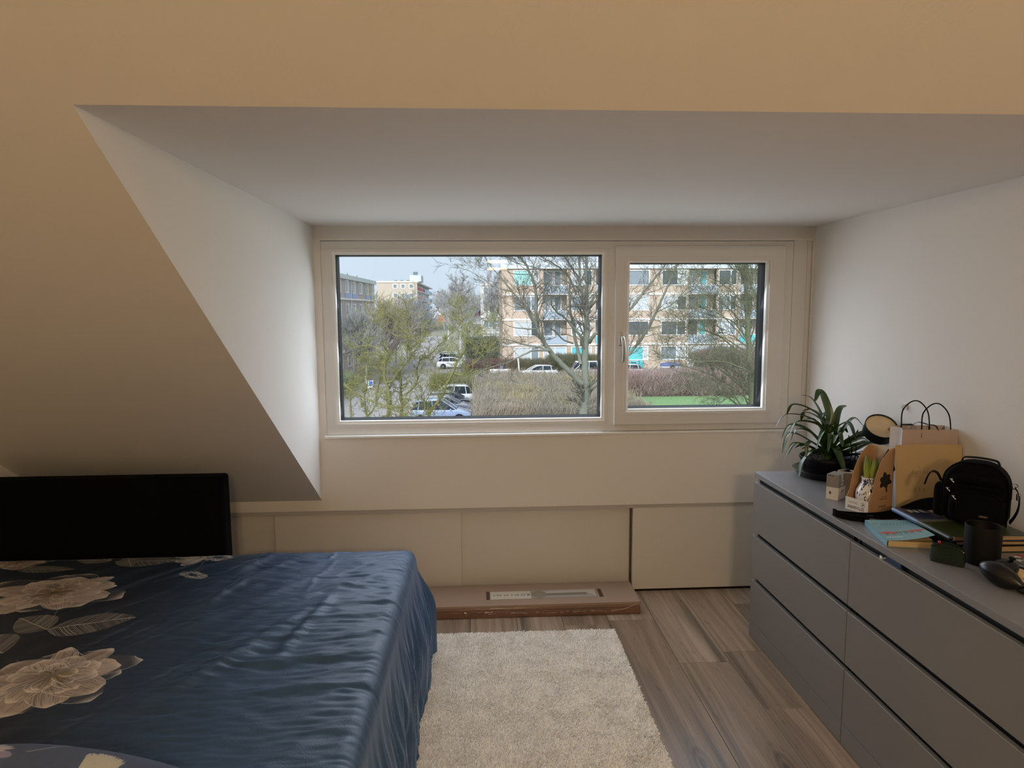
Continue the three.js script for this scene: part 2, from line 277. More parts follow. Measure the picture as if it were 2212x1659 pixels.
// ---------- bed, rug, flat pack ----------
{
  // the bedspread: a cloth over a rounded block, hanging to the floor at the foot end
  const X0 = -2.05, XE = -0.262, ZB = 0.665, ZE = 2.55, TOP = 0.517, R = 0.05;
  const b = thing('bed', 'wide low bed under the blue bedspread with a tall dark upholstered headboard', 'bed', [0, 0, 0]);
  const navy = phys('#06070b', 0.95, { specularIntensity: 0.25, bumpMap: rep(roller, 9, 4), bumpScale: 0.001 });
  part(b, 'headboard', merge(box(0.99, 0.76, 0.085, -1.555, 0.452, 0.61, 0.016, 3)), navy);
  part(b, 'base', span(X0 + 0.02, XE - 0.05, 0.1, 0.28, ZB + 0.045, ZE - 0.05, 0.01), mat('#15171c', 0.8));
  part(b, 'mattress', span(X0 + 0.01, XE - 0.035, 0.282, 0.455, ZB + 0.045, ZE - 0.04, 0.03, 3), mat('#c9c4ba', 0.9));
  for (const [x, z] of [[-1.95, 0.8], [-0.42, 0.8], [-1.95, 2.42], [-0.42, 2.42]]) part(b, 'leg', lathe([[0, x > -1 ? 0.014 : 0], [0.022, x > -1 ? 0.014 : 0], [0.028, 0.099], [0, 0.099]], 16), blackPlastic, [x, 0, z]);
  // print: pale flowers and drawn leaves on dark blue. 1 unit of uv = the whole cloth
  const UW = 2.32, VW = 2.5; // cloth length across (foot drop included) and along
  const print = canvasTex(2048, 2048, (g, w, h) => {
    const gx = (x) => ((x - X0) / UW) * w, gy = (z) => (1 - (z + 0.42 - ZB) / VW) * h, sc = w / UW;
    g.fillStyle = '#2f5076'; g.fillRect(0, 0, w, h);
    const gr = g.createLinearGradient(gx(-1.25), 0, gx(-0.62), 0); gr.addColorStop(0, '#14202f'); gr.addColorStop(1, 'rgba(20,32,47,0)'); // the printed dark ground fades into blue
    g.fillStyle = gr; g.fillRect(0, 0, w, h);
    const petal = (x, y, a, l, wd, fill, line, n) => {
      g.save(); g.translate(x, y); g.rotate(a); g.beginPath(); g.moveTo(0, 0);
      g.bezierCurveTo(l * 0.25, -wd * 1.1, l * 0.8, -wd * 1.0, l, -wd * 0.12); g.bezierCurveTo(l * 1.0, wd * 0.1, l * 0.9, wd * 0.35, l * 0.93, wd * 0.45); g.bezierCurveTo(l * 0.7, wd * 1.1, l * 0.25, wd * 0.9, 0, 0);
      const gr2 = g.createLinearGradient(0, 0, l, 0); gr2.addColorStop(0, 'rgba(70,62,56,0.95)'); gr2.addColorStop(0.3, fill); gr2.addColorStop(0.85, fill); gr2.addColorStop(1, 'rgba(225,214,204,0.95)'); g.fillStyle = gr2; g.fill();
      g.strokeStyle = line; for (let k = 0; k < n * 3; k++) { const q = ((k + rnd()) / (n * 3) - 0.5) * 1.7; g.lineWidth = rr(0.8, 2.4); g.beginPath(); g.moveTo(l * rr(0.02, 0.25), 0); g.quadraticCurveTo(l * 0.5, q * wd * 1.05, l * rr(0.5, 0.95), q * wd * 0.75); g.stroke(); }
      g.beginPath(); g.moveTo(l * 0.2, -wd * 0.75); g.bezierCurveTo(l * 0.45, -wd * 1.05, l * 0.85, -wd * 0.9, l, -wd * 0.12); g.bezierCurveTo(l * 1.0, wd * 0.1, l * 0.9, wd * 0.35, l * 0.93, wd * 0.45); g.lineWidth = 2.4; g.strokeStyle = 'rgba(222,214,206,0.8)'; g.stroke();
      g.restore();
    };
    const bloom = (x, z, r, turn, squash) => {
      g.save(); g.translate(gx(x), gy(z)); g.rotate(turn); g.scale(1, squash); const R2 = r * sc;
      for (let ringN = 0; ringN < 5; ringN++) {
        const l = R2 * [1, 0.86, 0.68, 0.5, 0.34][ringN], n = [9, 9, 8, 7, 6][ringN];
        for (let k = 0; k < n; k++) {
          const a = (k / n) * 2 * Math.PI + ringN * 0.4 + rr(-0.2, 0.2), v = rr(0.88, 1.05) * [0.82, 0.95, 1, 0.97, 0.9][ringN];
          petal(0, 0, a, l * rr(0.78, 1.16), l * rr(0.24, 0.42), ringN === 0 && rnd() < 0.55 ? 'rgba(84,82,86,0.6)' : `rgb(${196 * v | 0},${182 * v | 0},${172 * v | 0})`, 'rgba(74,64,60,0.42)', 9);
        }
      }
      for (let k = 0; k < 110; k++) { const a = rr(0, 6.28), q = R2 * 0.26 * Math.sqrt(rnd()); g.strokeStyle = rnd() < 0.5 ? '#a58f55' : '#7d6b48'; g.lineWidth = 1.5; g.beginPath(); g.moveTo(Math.cos(a) * q * 0.4, Math.sin(a) * q * 0.4); g.lineTo(Math.cos(a) * q, Math.sin(a) * q); g.stroke(); }
      g.restore();
    };
    const leaf = (x, z, l, a, wd, tone = 150, up = (tone = tone + 38)) => {
      g.save(); g.translate(gx(x), gy(z)); g.rotate(a); l *= sc; wd *= sc;
      g.beginPath(); g.moveTo(0, 0); g.bezierCurveTo(l * 0.2, -wd * 1.3, l * 0.65, -wd, l, 0); g.bezierCurveTo(l * 0.7, wd * 0.9, l * 0.2, wd * 1.1, 0, 0); g.fillStyle = 'rgba(34,36,40,0.9)'; g.fill(); g.clip();
      for (let k = 0; k < 46; k++) for (const s of [-1, 1]) { g.strokeStyle = `rgba(${tone},${tone - 4},${tone - 10},${rr(0.4, 0.95)})`; g.lineWidth = rr(1.2, 3.4); const q = k / 46; g.beginPath(); g.moveTo(l * q, 0); g.quadraticCurveTo(l * (q + 0.1), s * wd * 0.5, l * (q + 0.3), s * wd * 1.2); g.stroke(); }
      g.strokeStyle = `rgb(${tone + 40},${tone + 35},${tone + 25})`; g.lineWidth = 2.4; g.beginPath(); g.moveTo(0, 0); g.lineTo(l, 0); g.stroke(); g.restore();
    };
    const puff = (x, z, r, squash, turn) => { g.save(); g.translate(gx(x), gy(z)); g.rotate(turn); g.scale(1, squash); for (let k = 0; k < 420; k++) { const a = rr(0, 6.28), q = r * sc * Math.sqrt(rr(0.1, 1)); g.strokeStyle = ['#cfc4b4', '#b5aa9a', '#e0d8ca', '#8f8878'][k % 4]; g.lineWidth = 1.6; g.beginPath(); g.moveTo(Math.cos(a) * q * 0.72, Math.sin(a) * q * 0.72); g.quadraticCurveTo(Math.cos(a + 0.1) * q * 0.9, Math.sin(a + 0.1) * q * 0.9, Math.cos(a + 0.12) * q, Math.sin(a + 0.12) * q); g.stroke(); } g.restore(); };
    const stem = (...p) => { g.strokeStyle = 'rgba(140,135,125,0.7)'; g.lineWidth = 3; g.beginPath(); g.moveTo(gx(p[0][0]), gy(p[0][1])); for (const q of p.slice(1)) g.lineTo(gx(q[0]), gy(q[1])); g.stroke(); };
    seed(21);
    leaf(-1.47, 0.745, 0.27, -0.06, 0.07); leaf(-1.49, 0.73, 0.15, 3.0, 0.055, 130); leaf(-1.44, 0.76, 0.14, 1.3, 0.04, 120); leaf(-1.44, 0.70, 0.12, -1.0, 0.04, 110); leaf(-1.82, 0.80, 0.24, -0.1, 0.045, 110); stem([-1.47, 0.75], [-1.56, 0.83]);
    leaf(-1.36, 1.36, 0.25, 0.22, 0.085, 130); leaf(-1.36, 1.36, 0.17, 2.6, 0.07, 115); leaf(-1.40, 1.50, 0.2, 2.75, 0.10, 140); leaf(-1.43, 1.56, 0.25, 3.0, 0.09, 120); stem([-1.36, 1.36], [-1.42, 1.2]); stem([-1.33, 1.55], [-1.25, 1.62]);
    bloom(-1.52, 1.06, 0.25, -0.1, 0.75); bloom(-1.16, 1.665, 0.215, -0.05, 0.8); bloom(-1.94, 1.72, 0.24, 0.3, 0.8); bloom(-1.86, 0.72, 0.13, 0, 0.7);
    petal(gx(-1.115), gy(0.735), 2.9, 0.14 * sc, 0.028 * sc, 'rgba(150,145,140,0.75)', '#c9c0b2', 9); petal(gx(-1.115), gy(0.735), -2.75, 0.11 * sc, 0.035 * sc, 'rgba(110,108,106,0.7)', '#c9c0b2', 9); petal(gx(-1.115), gy(0.74), 2.0, 0.10 * sc, 0.026 * sc, 'rgba(60,66,76,0.8)', '#c9c0b2', 8); petal(gx(-1.115), gy(0.735), -2.2, 0.1 * sc, 0.03 * sc, 'rgba(120,116,112,0.75)', '#c9c0b2', 8);
    puff(-1.065, 0.735, 0.07, 0.6, -0.15); puff(-1.08, 0.945, 0.075, 0.42, -0.5); stem([-1.22, 0.70], [-1.31, 0.66]); stem([-1.09, 0.9], [-1.1, 0.78]);
    leaf(-1.33, 0.655, 0.16, 0.05, 0.02, 170); leaf(-1.6, 2.3, 0.2, 0.4, 0.08); bloom(-1.35, 2.35, 0.2, 0.2, 0.9); puff(-0.9, 2.35, 0.09, 0.7, 0);
  });
  const weave = greyTex(256, (x, y) => 0.5 + 0.3 * tileNoise(x, y, 30) + 0.4 * tileNoise(x, y, 12, 3));
  const satin = phys('#ffffff', 0.47, { map: print, ior: 1.6, bumpMap: rep(weave, 10, 10), bumpScale: 0.0005, specularIntensity: 0.9, sheen: 0.7, sheenColor: new THREE.Color(0.42, 0.60, 0.9), sheenRoughness: 0.45 });
  const ridge = (a, s) => Math.pow(1 - Math.min(1, Math.abs(a) * s), 2); // a soft crease
  const crease = (x, z, x0, z0, x1, z1, w, hgt) => { // one drawn-out fold from a to b
    const dx = x1 - x0, dz = z1 - z0, L = Math.hypot(dx, dz), t = ((x - x0) * dx + (z - z0) * dz) / (L * L); if (t < -0.1 || t > 1.1) return 0;
    const d = ((x - x0) * dz - (z - z0) * dx) / L + 0.012 * noise(t * 4, x0 * 9, z0 * 7), k = sstep(t, -0.1, 0.2) * (1 - sstep(t, 0.75, 1.1)); return hgt * k * Math.exp(-(d * d) / (w * w));
  };
  const FOLDS = [[-1.35, 1.95, -0.62, 1.0, 0.02, 0.011], [-1.2, 1.78, -0.72, 0.72, 0.016, 0.008], [-1.0, 2.0, -0.66, 1.32, 0.022, 0.013], [-0.92, 1.9, -0.6, 1.45, 0.018, 0.011], [-0.8, 1.75, -0.52, 1.2, 0.02, 0.013], [-0.58, 1.6, -0.5, 1.14, 0.013, 0.012], [-0.75, 1.28, -0.36, 1.0, 0.012, 0.009], [-0.86, 1.1, -0.52, 0.98, 0.012, 0.008], [-1.13, 1.5, -0.86, 0.76, 0.02, 0.007], [-0.93, 0.95, -0.84, 0.68, 0.022, 0.012], [-0.86, 0.98, -0.93, 1.25, 0.014, 0.009], [-0.66, 1.62, -0.27, 1.58, 0.016, 0.014], [-0.72, 1.5, -0.25, 1.44, 0.012, 0.010], [-0.62, 1.78, -0.27, 1.74, 0.014, 0.012], [-0.56, 1.25, -0.25, 1.22, 0.01, 0.008], [-0.6, 1.36, -0.26, 1.33, 0.01, 0.009], [-0.58, 1.08, -0.27, 1.1, 0.011, 0.009], [-0.5, 0.84, -0.3, 0.92, 0.013, 0.010], [-0.75, 0.80, -0.4, 0.82, 0.014, 0.007], [-0.75, 0.92, -0.3, 0.98, 0.012, 0.006], [-0.6, 0.69, -0.6, 0.8, 0.006, 0.006], [-0.57, 0.8, -0.62, 1.15, 0.008, 0.004]];
  const wr = (x, z) => { // wrinkles on top: fine ones across the bed near the foot, long diagonal folds further left
    const near = sstep(x, -1.35, -0.5), q = fbm(x * 2.2, z * 2.2, 3, 2) * 0.25;
    const amp = 0.45 + 1.1 * sstep(fbm(x * 3.1, z * 2.3, 12, 2), -0.15, 0.35); let h = 0.0048 * amp * near * (1 - Math.abs(fbm(x * 3.6 + 2 * q, z * 13 + 7 * q, 1, 3)) * 4.2) + 0.006 * fbm(x * 3.3, z * 3.3, 8, 3);
    h += 0.0032 * near * (1 - Math.abs(fbm(x * 6, z * 34 + 5 * q, 5, 2)) * 4);
    const da = x * 0.83 + z * 0.56, db = -x * 0.56 + z * 0.83; h += 0.006 * (1 - near * 0.7) * sstep(x, -1.7, -1.0) * (1 - Math.abs(fbm(da * 7 + 2 * q, db * 1.3, 2, 2)) * 3.4);
    for (const [a, b, c, d, w, q] of FOLDS) h += crease(x, z, a, b, c, d, w * 1.5, q * 0.72);
    return h;
  };
  // u runs from the head across the top and down the foot end; v from the far hem over the top towards the camera
  const LEN = XE - X0, DROP = UW - LEN, FAR = 0.42;
  const cloth = (u, v) => {
    const a = u * UW, c = v * VW - FAR; let x, y, z, over = Math.max(0, a - LEN), back = Math.max(0, -c);
    const bow = 0.018 * fbm(c * 1.3, 2, 5, 2);
    const arc = Math.PI / 2 * R;
    const bend = (o) => (o <= 0 ? [0, 0] : o < arc ? [R * Math.sin(o / R), R - R * Math.cos(o / R)] : [R, R + (o - arc)]);
    const fx = bend(Math.max(0, a - (LEN - R))), fz = bend(Math.max(0, R - c));
    x = X0 + Math.min(a, LEN - R) + fx[0]; z = ZB + Math.max(c, R) - fz[0];
    let dx = fx[1], dz = fz[1]; y = TOP - Math.max(dx, dz) - 0.25 * Math.min(dx, dz);
    if (dx > R && dz > R) y = TOP - Math.max(dx, dz);
    const k = 1 - sstep(Math.max(dx, dz), 0, 0.1);
    const head = 1 - sstep(x, -1.5, -1.0), crown = 0.02 * Math.sin(clamp((c) / 0.5, 0, 1) * 1.57) - 0.012;
    y += k * (wr(x, Math.max(z, ZB)) + crown * (0.5 + 0.5 * (1 - head)) + 0.012 * fbm(x * 1.4, z * 1.4, 6, 2));
    const slack = sstep(dx, 0.03, 0.3), slackB = sstep(dz, 0.03, 0.3); // hanging folds
    const hang = 0.024 * fbm(z * 6.5 - y * 2.2, y * 1.6, 1, 3) + 0.012 * (1 - 4 * Math.abs(fbm(z * 11 + y * 4, y * 2.2, 7, 2)));
    x += bow + slack * (0.028 + 1.5 * hang) + 0.01 * slack; z -= slackB * (0.016 + 0.8 * 0.05 * (0.5 + fbm(x * 6, y * 1.5, 2, 2)));
    if (dx > 0.004 && dz > 0.004) { // round the corner the cloth hangs from an arc in folds that flare outwards
      const th = Math.atan2(dz, dx), m = Math.max(dx, dz), w2 = Math.sin(2 * th), down = sstep(m, 0.02, 0.34), k2 = Math.max(fx[0], fz[0]);
      const rad = k2 + down * (0.03 + 0.085 * w2 * (0.75 + 0.25 * Math.sin(th * 11)));
      x = XE - R + bow + Math.cos(th) * rad + (1 - Math.cos(th)) * 0.0; z = ZB + R - Math.sin(th) * rad; y = TOP - m + 0.03 * w2 * down;
    }
    y = Math.max(y, 0.012 + 0.01 * (1 + noise(x * 9, z * 9))); if (dx > 0.3) y = Math.max(y, 0.02 * (1 + fbm(z * 5, 1, 1, 2)));
    return [x, y, z];
  };
  const g = grid(420, 420, cloth);
  solo('bedspread', g, satin, 'dark blue satin bedspread with pale printed flowers hanging creased over the bed', 'bedspread');
  // the turned-up edge of a second piece of bedding at the near end
  const fold = grid(160, 60, (u, v) => {
    const end = sstep(u, 0.62, 1), th = (0.056 + 0.018 * fbm(u * 3.1, 1, 1, 2)) * (1 - end) * (1 - 0.25 * sstep(0.12 - u, 0, 0.12)) + 0.012, z0 = 2.055 + 0.03 * fbm(u * 2.2, 4, 2, 2) + 0.10 * end * end;
    const q = Math.min(1, v / 0.4), a = q * Math.PI / 2 * 1.35 - 0.55, run = Math.max(0, v - 0.4) / 0.6; // underneath, round the turned edge, then back over the top
    return [X0 + 0.02 + u * 1.60 + 0.012 * noise(v * 3, u * 4), TOP + 0.026 + th * 0.5 * (1 + Math.sin(a)) + 0.006 * noise(u * 9, v * 7) * v - 0.02 * run, z0 + 0.055 - 0.055 * Math.cos(a) + run * 0.4];
  });
  { const p = fold.attributes.position, n = fold.attributes.normal; if (n.getY(Math.floor(p.count * 0.8)) < 0) { const I = fold.index.array; for (let k = 0; k < I.length; k += 3) { const t = I[k]; I[k] = I[k + 1]; I[k + 1] = t; } fold.computeVertexNormals(); } }
  const duvet = solo('duvet', fold, phys('#ffffff', 0.6, { map: canvasTex(1024, 512, (g2, w, h) => {
    seed(4); g2.fillStyle = '#4f5d78'; g2.fillRect(0, 0, w, h);
    for (const [cx, cy, r, sq] of [[0.6, 0.62, 80, 0.8], [0.1, 0.3, 80, 0.8]]) for (let k = 0; k < 60; k++) { const a = rr(0, 6.28), q = r * rr(0.1, 1); g2.fillStyle = `rgba(${rr(170, 205) | 0},${rr(165, 198) | 0},${rr(170, 200) | 0},0.7)`; g2.beginPath(); g2.ellipse(cx * w + Math.cos(a) * q * 0.6, cy * h + Math.sin(a) * q * 0.6 * sq, r * 0.3, r * 0.12, a, 0, 7); g2.fill(); }
    for (let k = 0; k < 260; k++) { const a = rr(0, 6.28), q = 27 * rr(0.3, 1); g2.strokeStyle = '#c3c1b6'; g2.lineWidth = 1.5; g2.beginPath(); g2.moveTo(0.78 * w + Math.cos(a) * q * 0.6, 0.45 * h + Math.sin(a) * q * 0.6); g2.lineTo(0.78 * w + Math.cos(a) * q, 0.64 * h + Math.sin(a) * q); g2.stroke(); }
    g2.strokeStyle = '#9aa0ac'; g2.lineWidth = 3; g2.beginPath(); g2.moveTo(0.68 * w, 0.6 * h); g2.quadraticCurveTo(0.74 * w, 0.7 * h, 0.72 * w, h); g2.stroke();
  }), bumpMap: rep(weave, 5, 3), bumpScale: 0.001, sheen: 0.4, sheenColor: new THREE.Color(0.3, 0.4, 0.55), sheenRoughness: 0.5 }), 'grey blue flowered duvet edge folded up at the near end of the bed', 'duvet');
}
{ // cream rug: a woven back and many short tufts
  const t = thing('rug', 'cream shaggy rug lying on the plank floor between bed and dresser', 'rug', [0.06, 0, 1.45], -0.006);
  const w = 1.16, d = 2.02;
  part(t, 'backing', box(w, 0.006, d, 0, 0.0032, 0, 0.0025), mat('#9a9186', 0.95));
  const tuft = new THREE.CylinderGeometry(0.0013, 0.0031, 0.0105, 4, 2); tuft.translate(0, 0.00525, 0);
  { const p = tuft.attributes.position; for (let i = 0; i < p.count; i++) { const y = p.getY(i); p.setX(i, p.getX(i) + y * y * 30); } tuft.computeVertexNormals(); }
  const step = 0.0043, nx = Math.floor(w / step), nz = Math.floor(d / step), m = new THREE.InstancedMesh(tuft, mat('#fbf8f3', 0.95), nx * nz), o = new THREE.Object3D(), col = new THREE.Color();
  seed(77); let k = 0;
  for (let i = 0; i < nx; i++) for (let j = 0; j < nz; j++) {
    const x = -w / 2 + (i + rnd()) * step, z = -d / 2 + (j + rnd()) * step, f = fbm(x * 11, z * 11, 1, 3);
    o.position.set(x, 0.0055, z); o.rotation.set(rr(-0.5, 0.5), f * 5 + rr(-1.6, 1.6), rr(-0.35, 0.35) - 0.1); o.scale.set(rr(0.9, 1.5), rr(0.6, 1.05), rr(0.9, 1.5)); o.updateMatrix(); m.setMatrixAt(k, o.matrix);
    const b = rr(0.78, 1.12) + 0.15 * f; m.setColorAt(k++, col.setRGB(b, b * 0.995, b * 0.98));
  }
  m.name = 'pile'; stuff(shadows(m)); t.add(m);
}
{ // brown flat pack in shrink film on the floor under the window
  const t = thing('flat_pack', 'long brown cardboard flat pack in shrink film on the floor below the window', 'box', [0, 0, 0]);
  const paper = greyTex(128, (x, y) => 0.6 + 0.25 * tileNoise(x, y, 14));
  const kraft = (c) => mat(c, 0.7, { bumpMap: rep(paper, 3, 3), bumpScale: 0.0004 });
  part(t, 'carton', span(-0.75, 0.813, 0.001, 0.0325, 0.02, 0.266, 0.002), kraft('#7a5640'));
  part(t, 'carton', span(-0.748, 0.811, 0.0335, 0.045, 0.012, 0.262, 0.002), kraft('#8a6850'));
  part(t, 'carton', span(-0.75, 0.815, 0.046, 0.06, 0.004, 0.258, 0.0015), kraft('#a38b78'));
  const lab = canvasTex(512, 160, (g, w, h) => { g.fillStyle = '#cfc6b6'; g.fillRect(0, 0, w, h); g.fillStyle = '#4a443c'; seed(3); [[40, 26], [84, 34], [118, 30], [170, 20], [205, 36], [262, 24], [310, 22], [340, 38], [390, 30], [420, 34], [464, 44], [482, 44]].forEach(([x, l]) => { g.fillRect(x, 78 - l / 2, 8, l); g.fillRect(x + 12, 70, 6, 18); }); });
  part(t, 'printed_label', box(0.208, 0.0006, 0.092, 0.167, 0.0606, 0.143), [...Array(2).fill(mat('#cfc6b6')), mat('#ffffff', 0.55, { map: lab }), ...Array(3).fill(mat('#cfc6b6'))]).geometry.setAttribute('uv', new THREE.BoxGeometry(1, 1, 1).attributes.uv);
  const pic = canvasTex(512, 128, (g, w, h) => { g.fillStyle = '#a39b90'; g.fillRect(0, 0, w, h); g.fillStyle = '#7f776b'; g.fillRect(0, 50, w * 0.86, 34); g.fillStyle = '#bdb6aa'; g.beginPath(); g.moveTo(w * 0.3, 0); g.lineTo(w, 0); g.lineTo(w, h * 0.9); g.lineTo(w * 0.86, h * 0.35); g.lineTo(0, h * 0.42); g.fill(); g.fillStyle = '#8e8573'; g.beginPath(); g.arc(w * 0.12, h * 0.5, 60, 0, 7); g.fill(); });
  part(t, 'printed_picture', box(0.33, 0.0006, 0.095, 0.44, 0.0605, 0.142), [...Array(2).fill(mat('#8b8276')), mat('#ffffff', 0.5, { map: pic }), ...Array(3).fill(mat('#8b8276'))]).geometry.setAttribute('uv', new THREE.BoxGeometry(1, 1, 1).attributes.uv);
  for (const [x, q] of [[0.05, 0.018], [0.63, 0.02]]) part(t, 'edge_print', box(q, 0.0006, 0.1, x, 0.0605, 0.142), mat('#4a3a2e', 0.6));
  // clear film, wrinkled along the front and drawn to a point at the right
  seed(9); const film = phys('#ffffff', 0.12, { transmission: 1, thickness: 0, ior: 1.45 });
  part(t, 'film', grid(200, 14, (u, v) => [lerp(-0.74, 0.818, u), 0.003 + v * 0.056, 0.2685 + 0.002 * fbm(u * 60, v * 5, 1, 3) + 0.0035 * Math.exp(-Math.pow((v - 0.38 - 0.05 * noise(u * 9)) * 9, 2)) * (1 + noise(u * 90, v * 8)) - 0.01 * sstep(v, 0.8, 1)]), film);
  const m = new Mesher(); for (let k = 0; k < 46; k++) { const x = rr(0.0, 0.68), y = 0.024 + 0.006 * noise(x * 8) + rr(-0.003, 0.003); m.tube([V(x, y, 0.274), V(x + rr(0.004, 0.02), y + rr(-0.003, 0.003), 0.2745)], rr(0.0003, 0.0009), 4); }
  m.tube(curve([[0.66, 0.023, 0.274], [0.71, 0.028, 0.274], [0.75, 0.038, 0.273], [0.80, 0.058, 0.268]], 20), (q) => 0.0009 + 0.0006 * Math.sin(q * 40) ** 2, 4);
  stuff(part(t, 'film_seam', m.geo(), phys('#cdb9a6', 0.2, { specularIntensity: 1 })));
  part(t, 'torn_film', grid(16, 6, (u, v) => [0.5 + u * 0.06, 0.0605 + 0.006 * Math.abs(noise(u * 8, v * 6)), 0.035 + v * 0.025]), film);
}
// ---------- dresser ----------
const DF = 1.2616, DZ0 = 0.5185, DZ1 = 2.1215, DT = 0.78; // front plane, far end, near end, top
{
  const t = thing('dresser', 'long low grey dresser with six handleless drawers standing against the right wall', 'dresser', [0, 0, 0]);
  const speck = greyTex(256, (x, y) => 0.5 + 0.5 * tileNoise(x, y, 40, 2) + 0.4 * tileNoise(x, y, 14));
  const grey = mat('#7f7d7b', 0.42, { bumpMap: rep(speck, 6, 6), bumpScale: 0.0002 }), top = mat('#85868a', 0.36, { bumpMap: rep(speck, 6, 6), bumpScale: 0.00025 }), inner = mat('#2b2c2f', 0.5);
  part(t, 'top', span(DF + 0.001, XR - 0.014, 0.757, DT, DZ0, DZ1, 0.0015, 2), top);
  for (const [z0, z1] of [[DZ0, DZ0 + 0.022], [DZ1 - 0.022, DZ1]]) part(t, 'side_panel', span(DF + 0.0195, XR - 0.014, 0, 0.756, z0, z1, 0.001, 1), grey);
  part(t, 'divider', span(DF + 0.03, XR - 0.03, 0.004, 0.756, 1.311, 1.328), inner);
  part(t, 'back_panel', span(XR - 0.03, XR - 0.016, 0.004, 0.756, DZ0 + 0.023, DZ1 - 0.023), inner);
  part(t, 'plinth', span(DF + 0.012, DF + 0.03, 0.0, 0.076, DZ0 + 0.023, DZ1 - 0.023), inner);
  for (const [z0, z1] of [[DZ0 + 0.001, 1.319], [1.3215, DZ1 - 0.001]]) {
    part(t, 'plinth_front', span(DF, DF + 0.018, 0.003, 0.0795, z0, z1, 0.001, 1), grey);
    for (const [y0, y1] of [[0.0815, 0.2735], [0.2955, 0.486], [0.508, 0.7345]]) {
      const d = part(t, 'drawer', span(DF, DF + 0.018, y0, y1, z0, z1, 0.0025, 3), grey);
      // the bevelled top edge that serves as a grip, and the dark rail in the gap above it
      part(d, 'drawer_box', span(DF + 0.0185, XR - 0.06, y0 + 0.02, y1 - 0.06, z0 + 0.03, z1 - 0.03), inner);
      part(t, 'rail', span(DF + 0.026, DF + 0.045, y1 - 0.02, y1 + 0.0225, z0 + 0.022, z1 - 0.022), mat('#303338', 0.35));
    }
  }
}
const paperTag = solo('paper_tag', merge(span(DF + 0.004, DF + 0.024, 0.735, 0.7362, 1.478, 1.492), span(DF + 0.005, DF + 0.007, 0.7362, 0.744, 1.479, 1.489)), mat('#e9e9e6', 0.6), 'tiny white paper tag sticking out of the top drawer gap of the grey dresser', 'tag');
solo('blue_packet', span(DF + 0.0095, DF + 0.024, 0.7355, 0.752, 1.505, 1.578, 0.002), mat('#1d3f63', 0.35), 'dark blue packet lying in the gap above the top drawer of the dresser', 'packet');
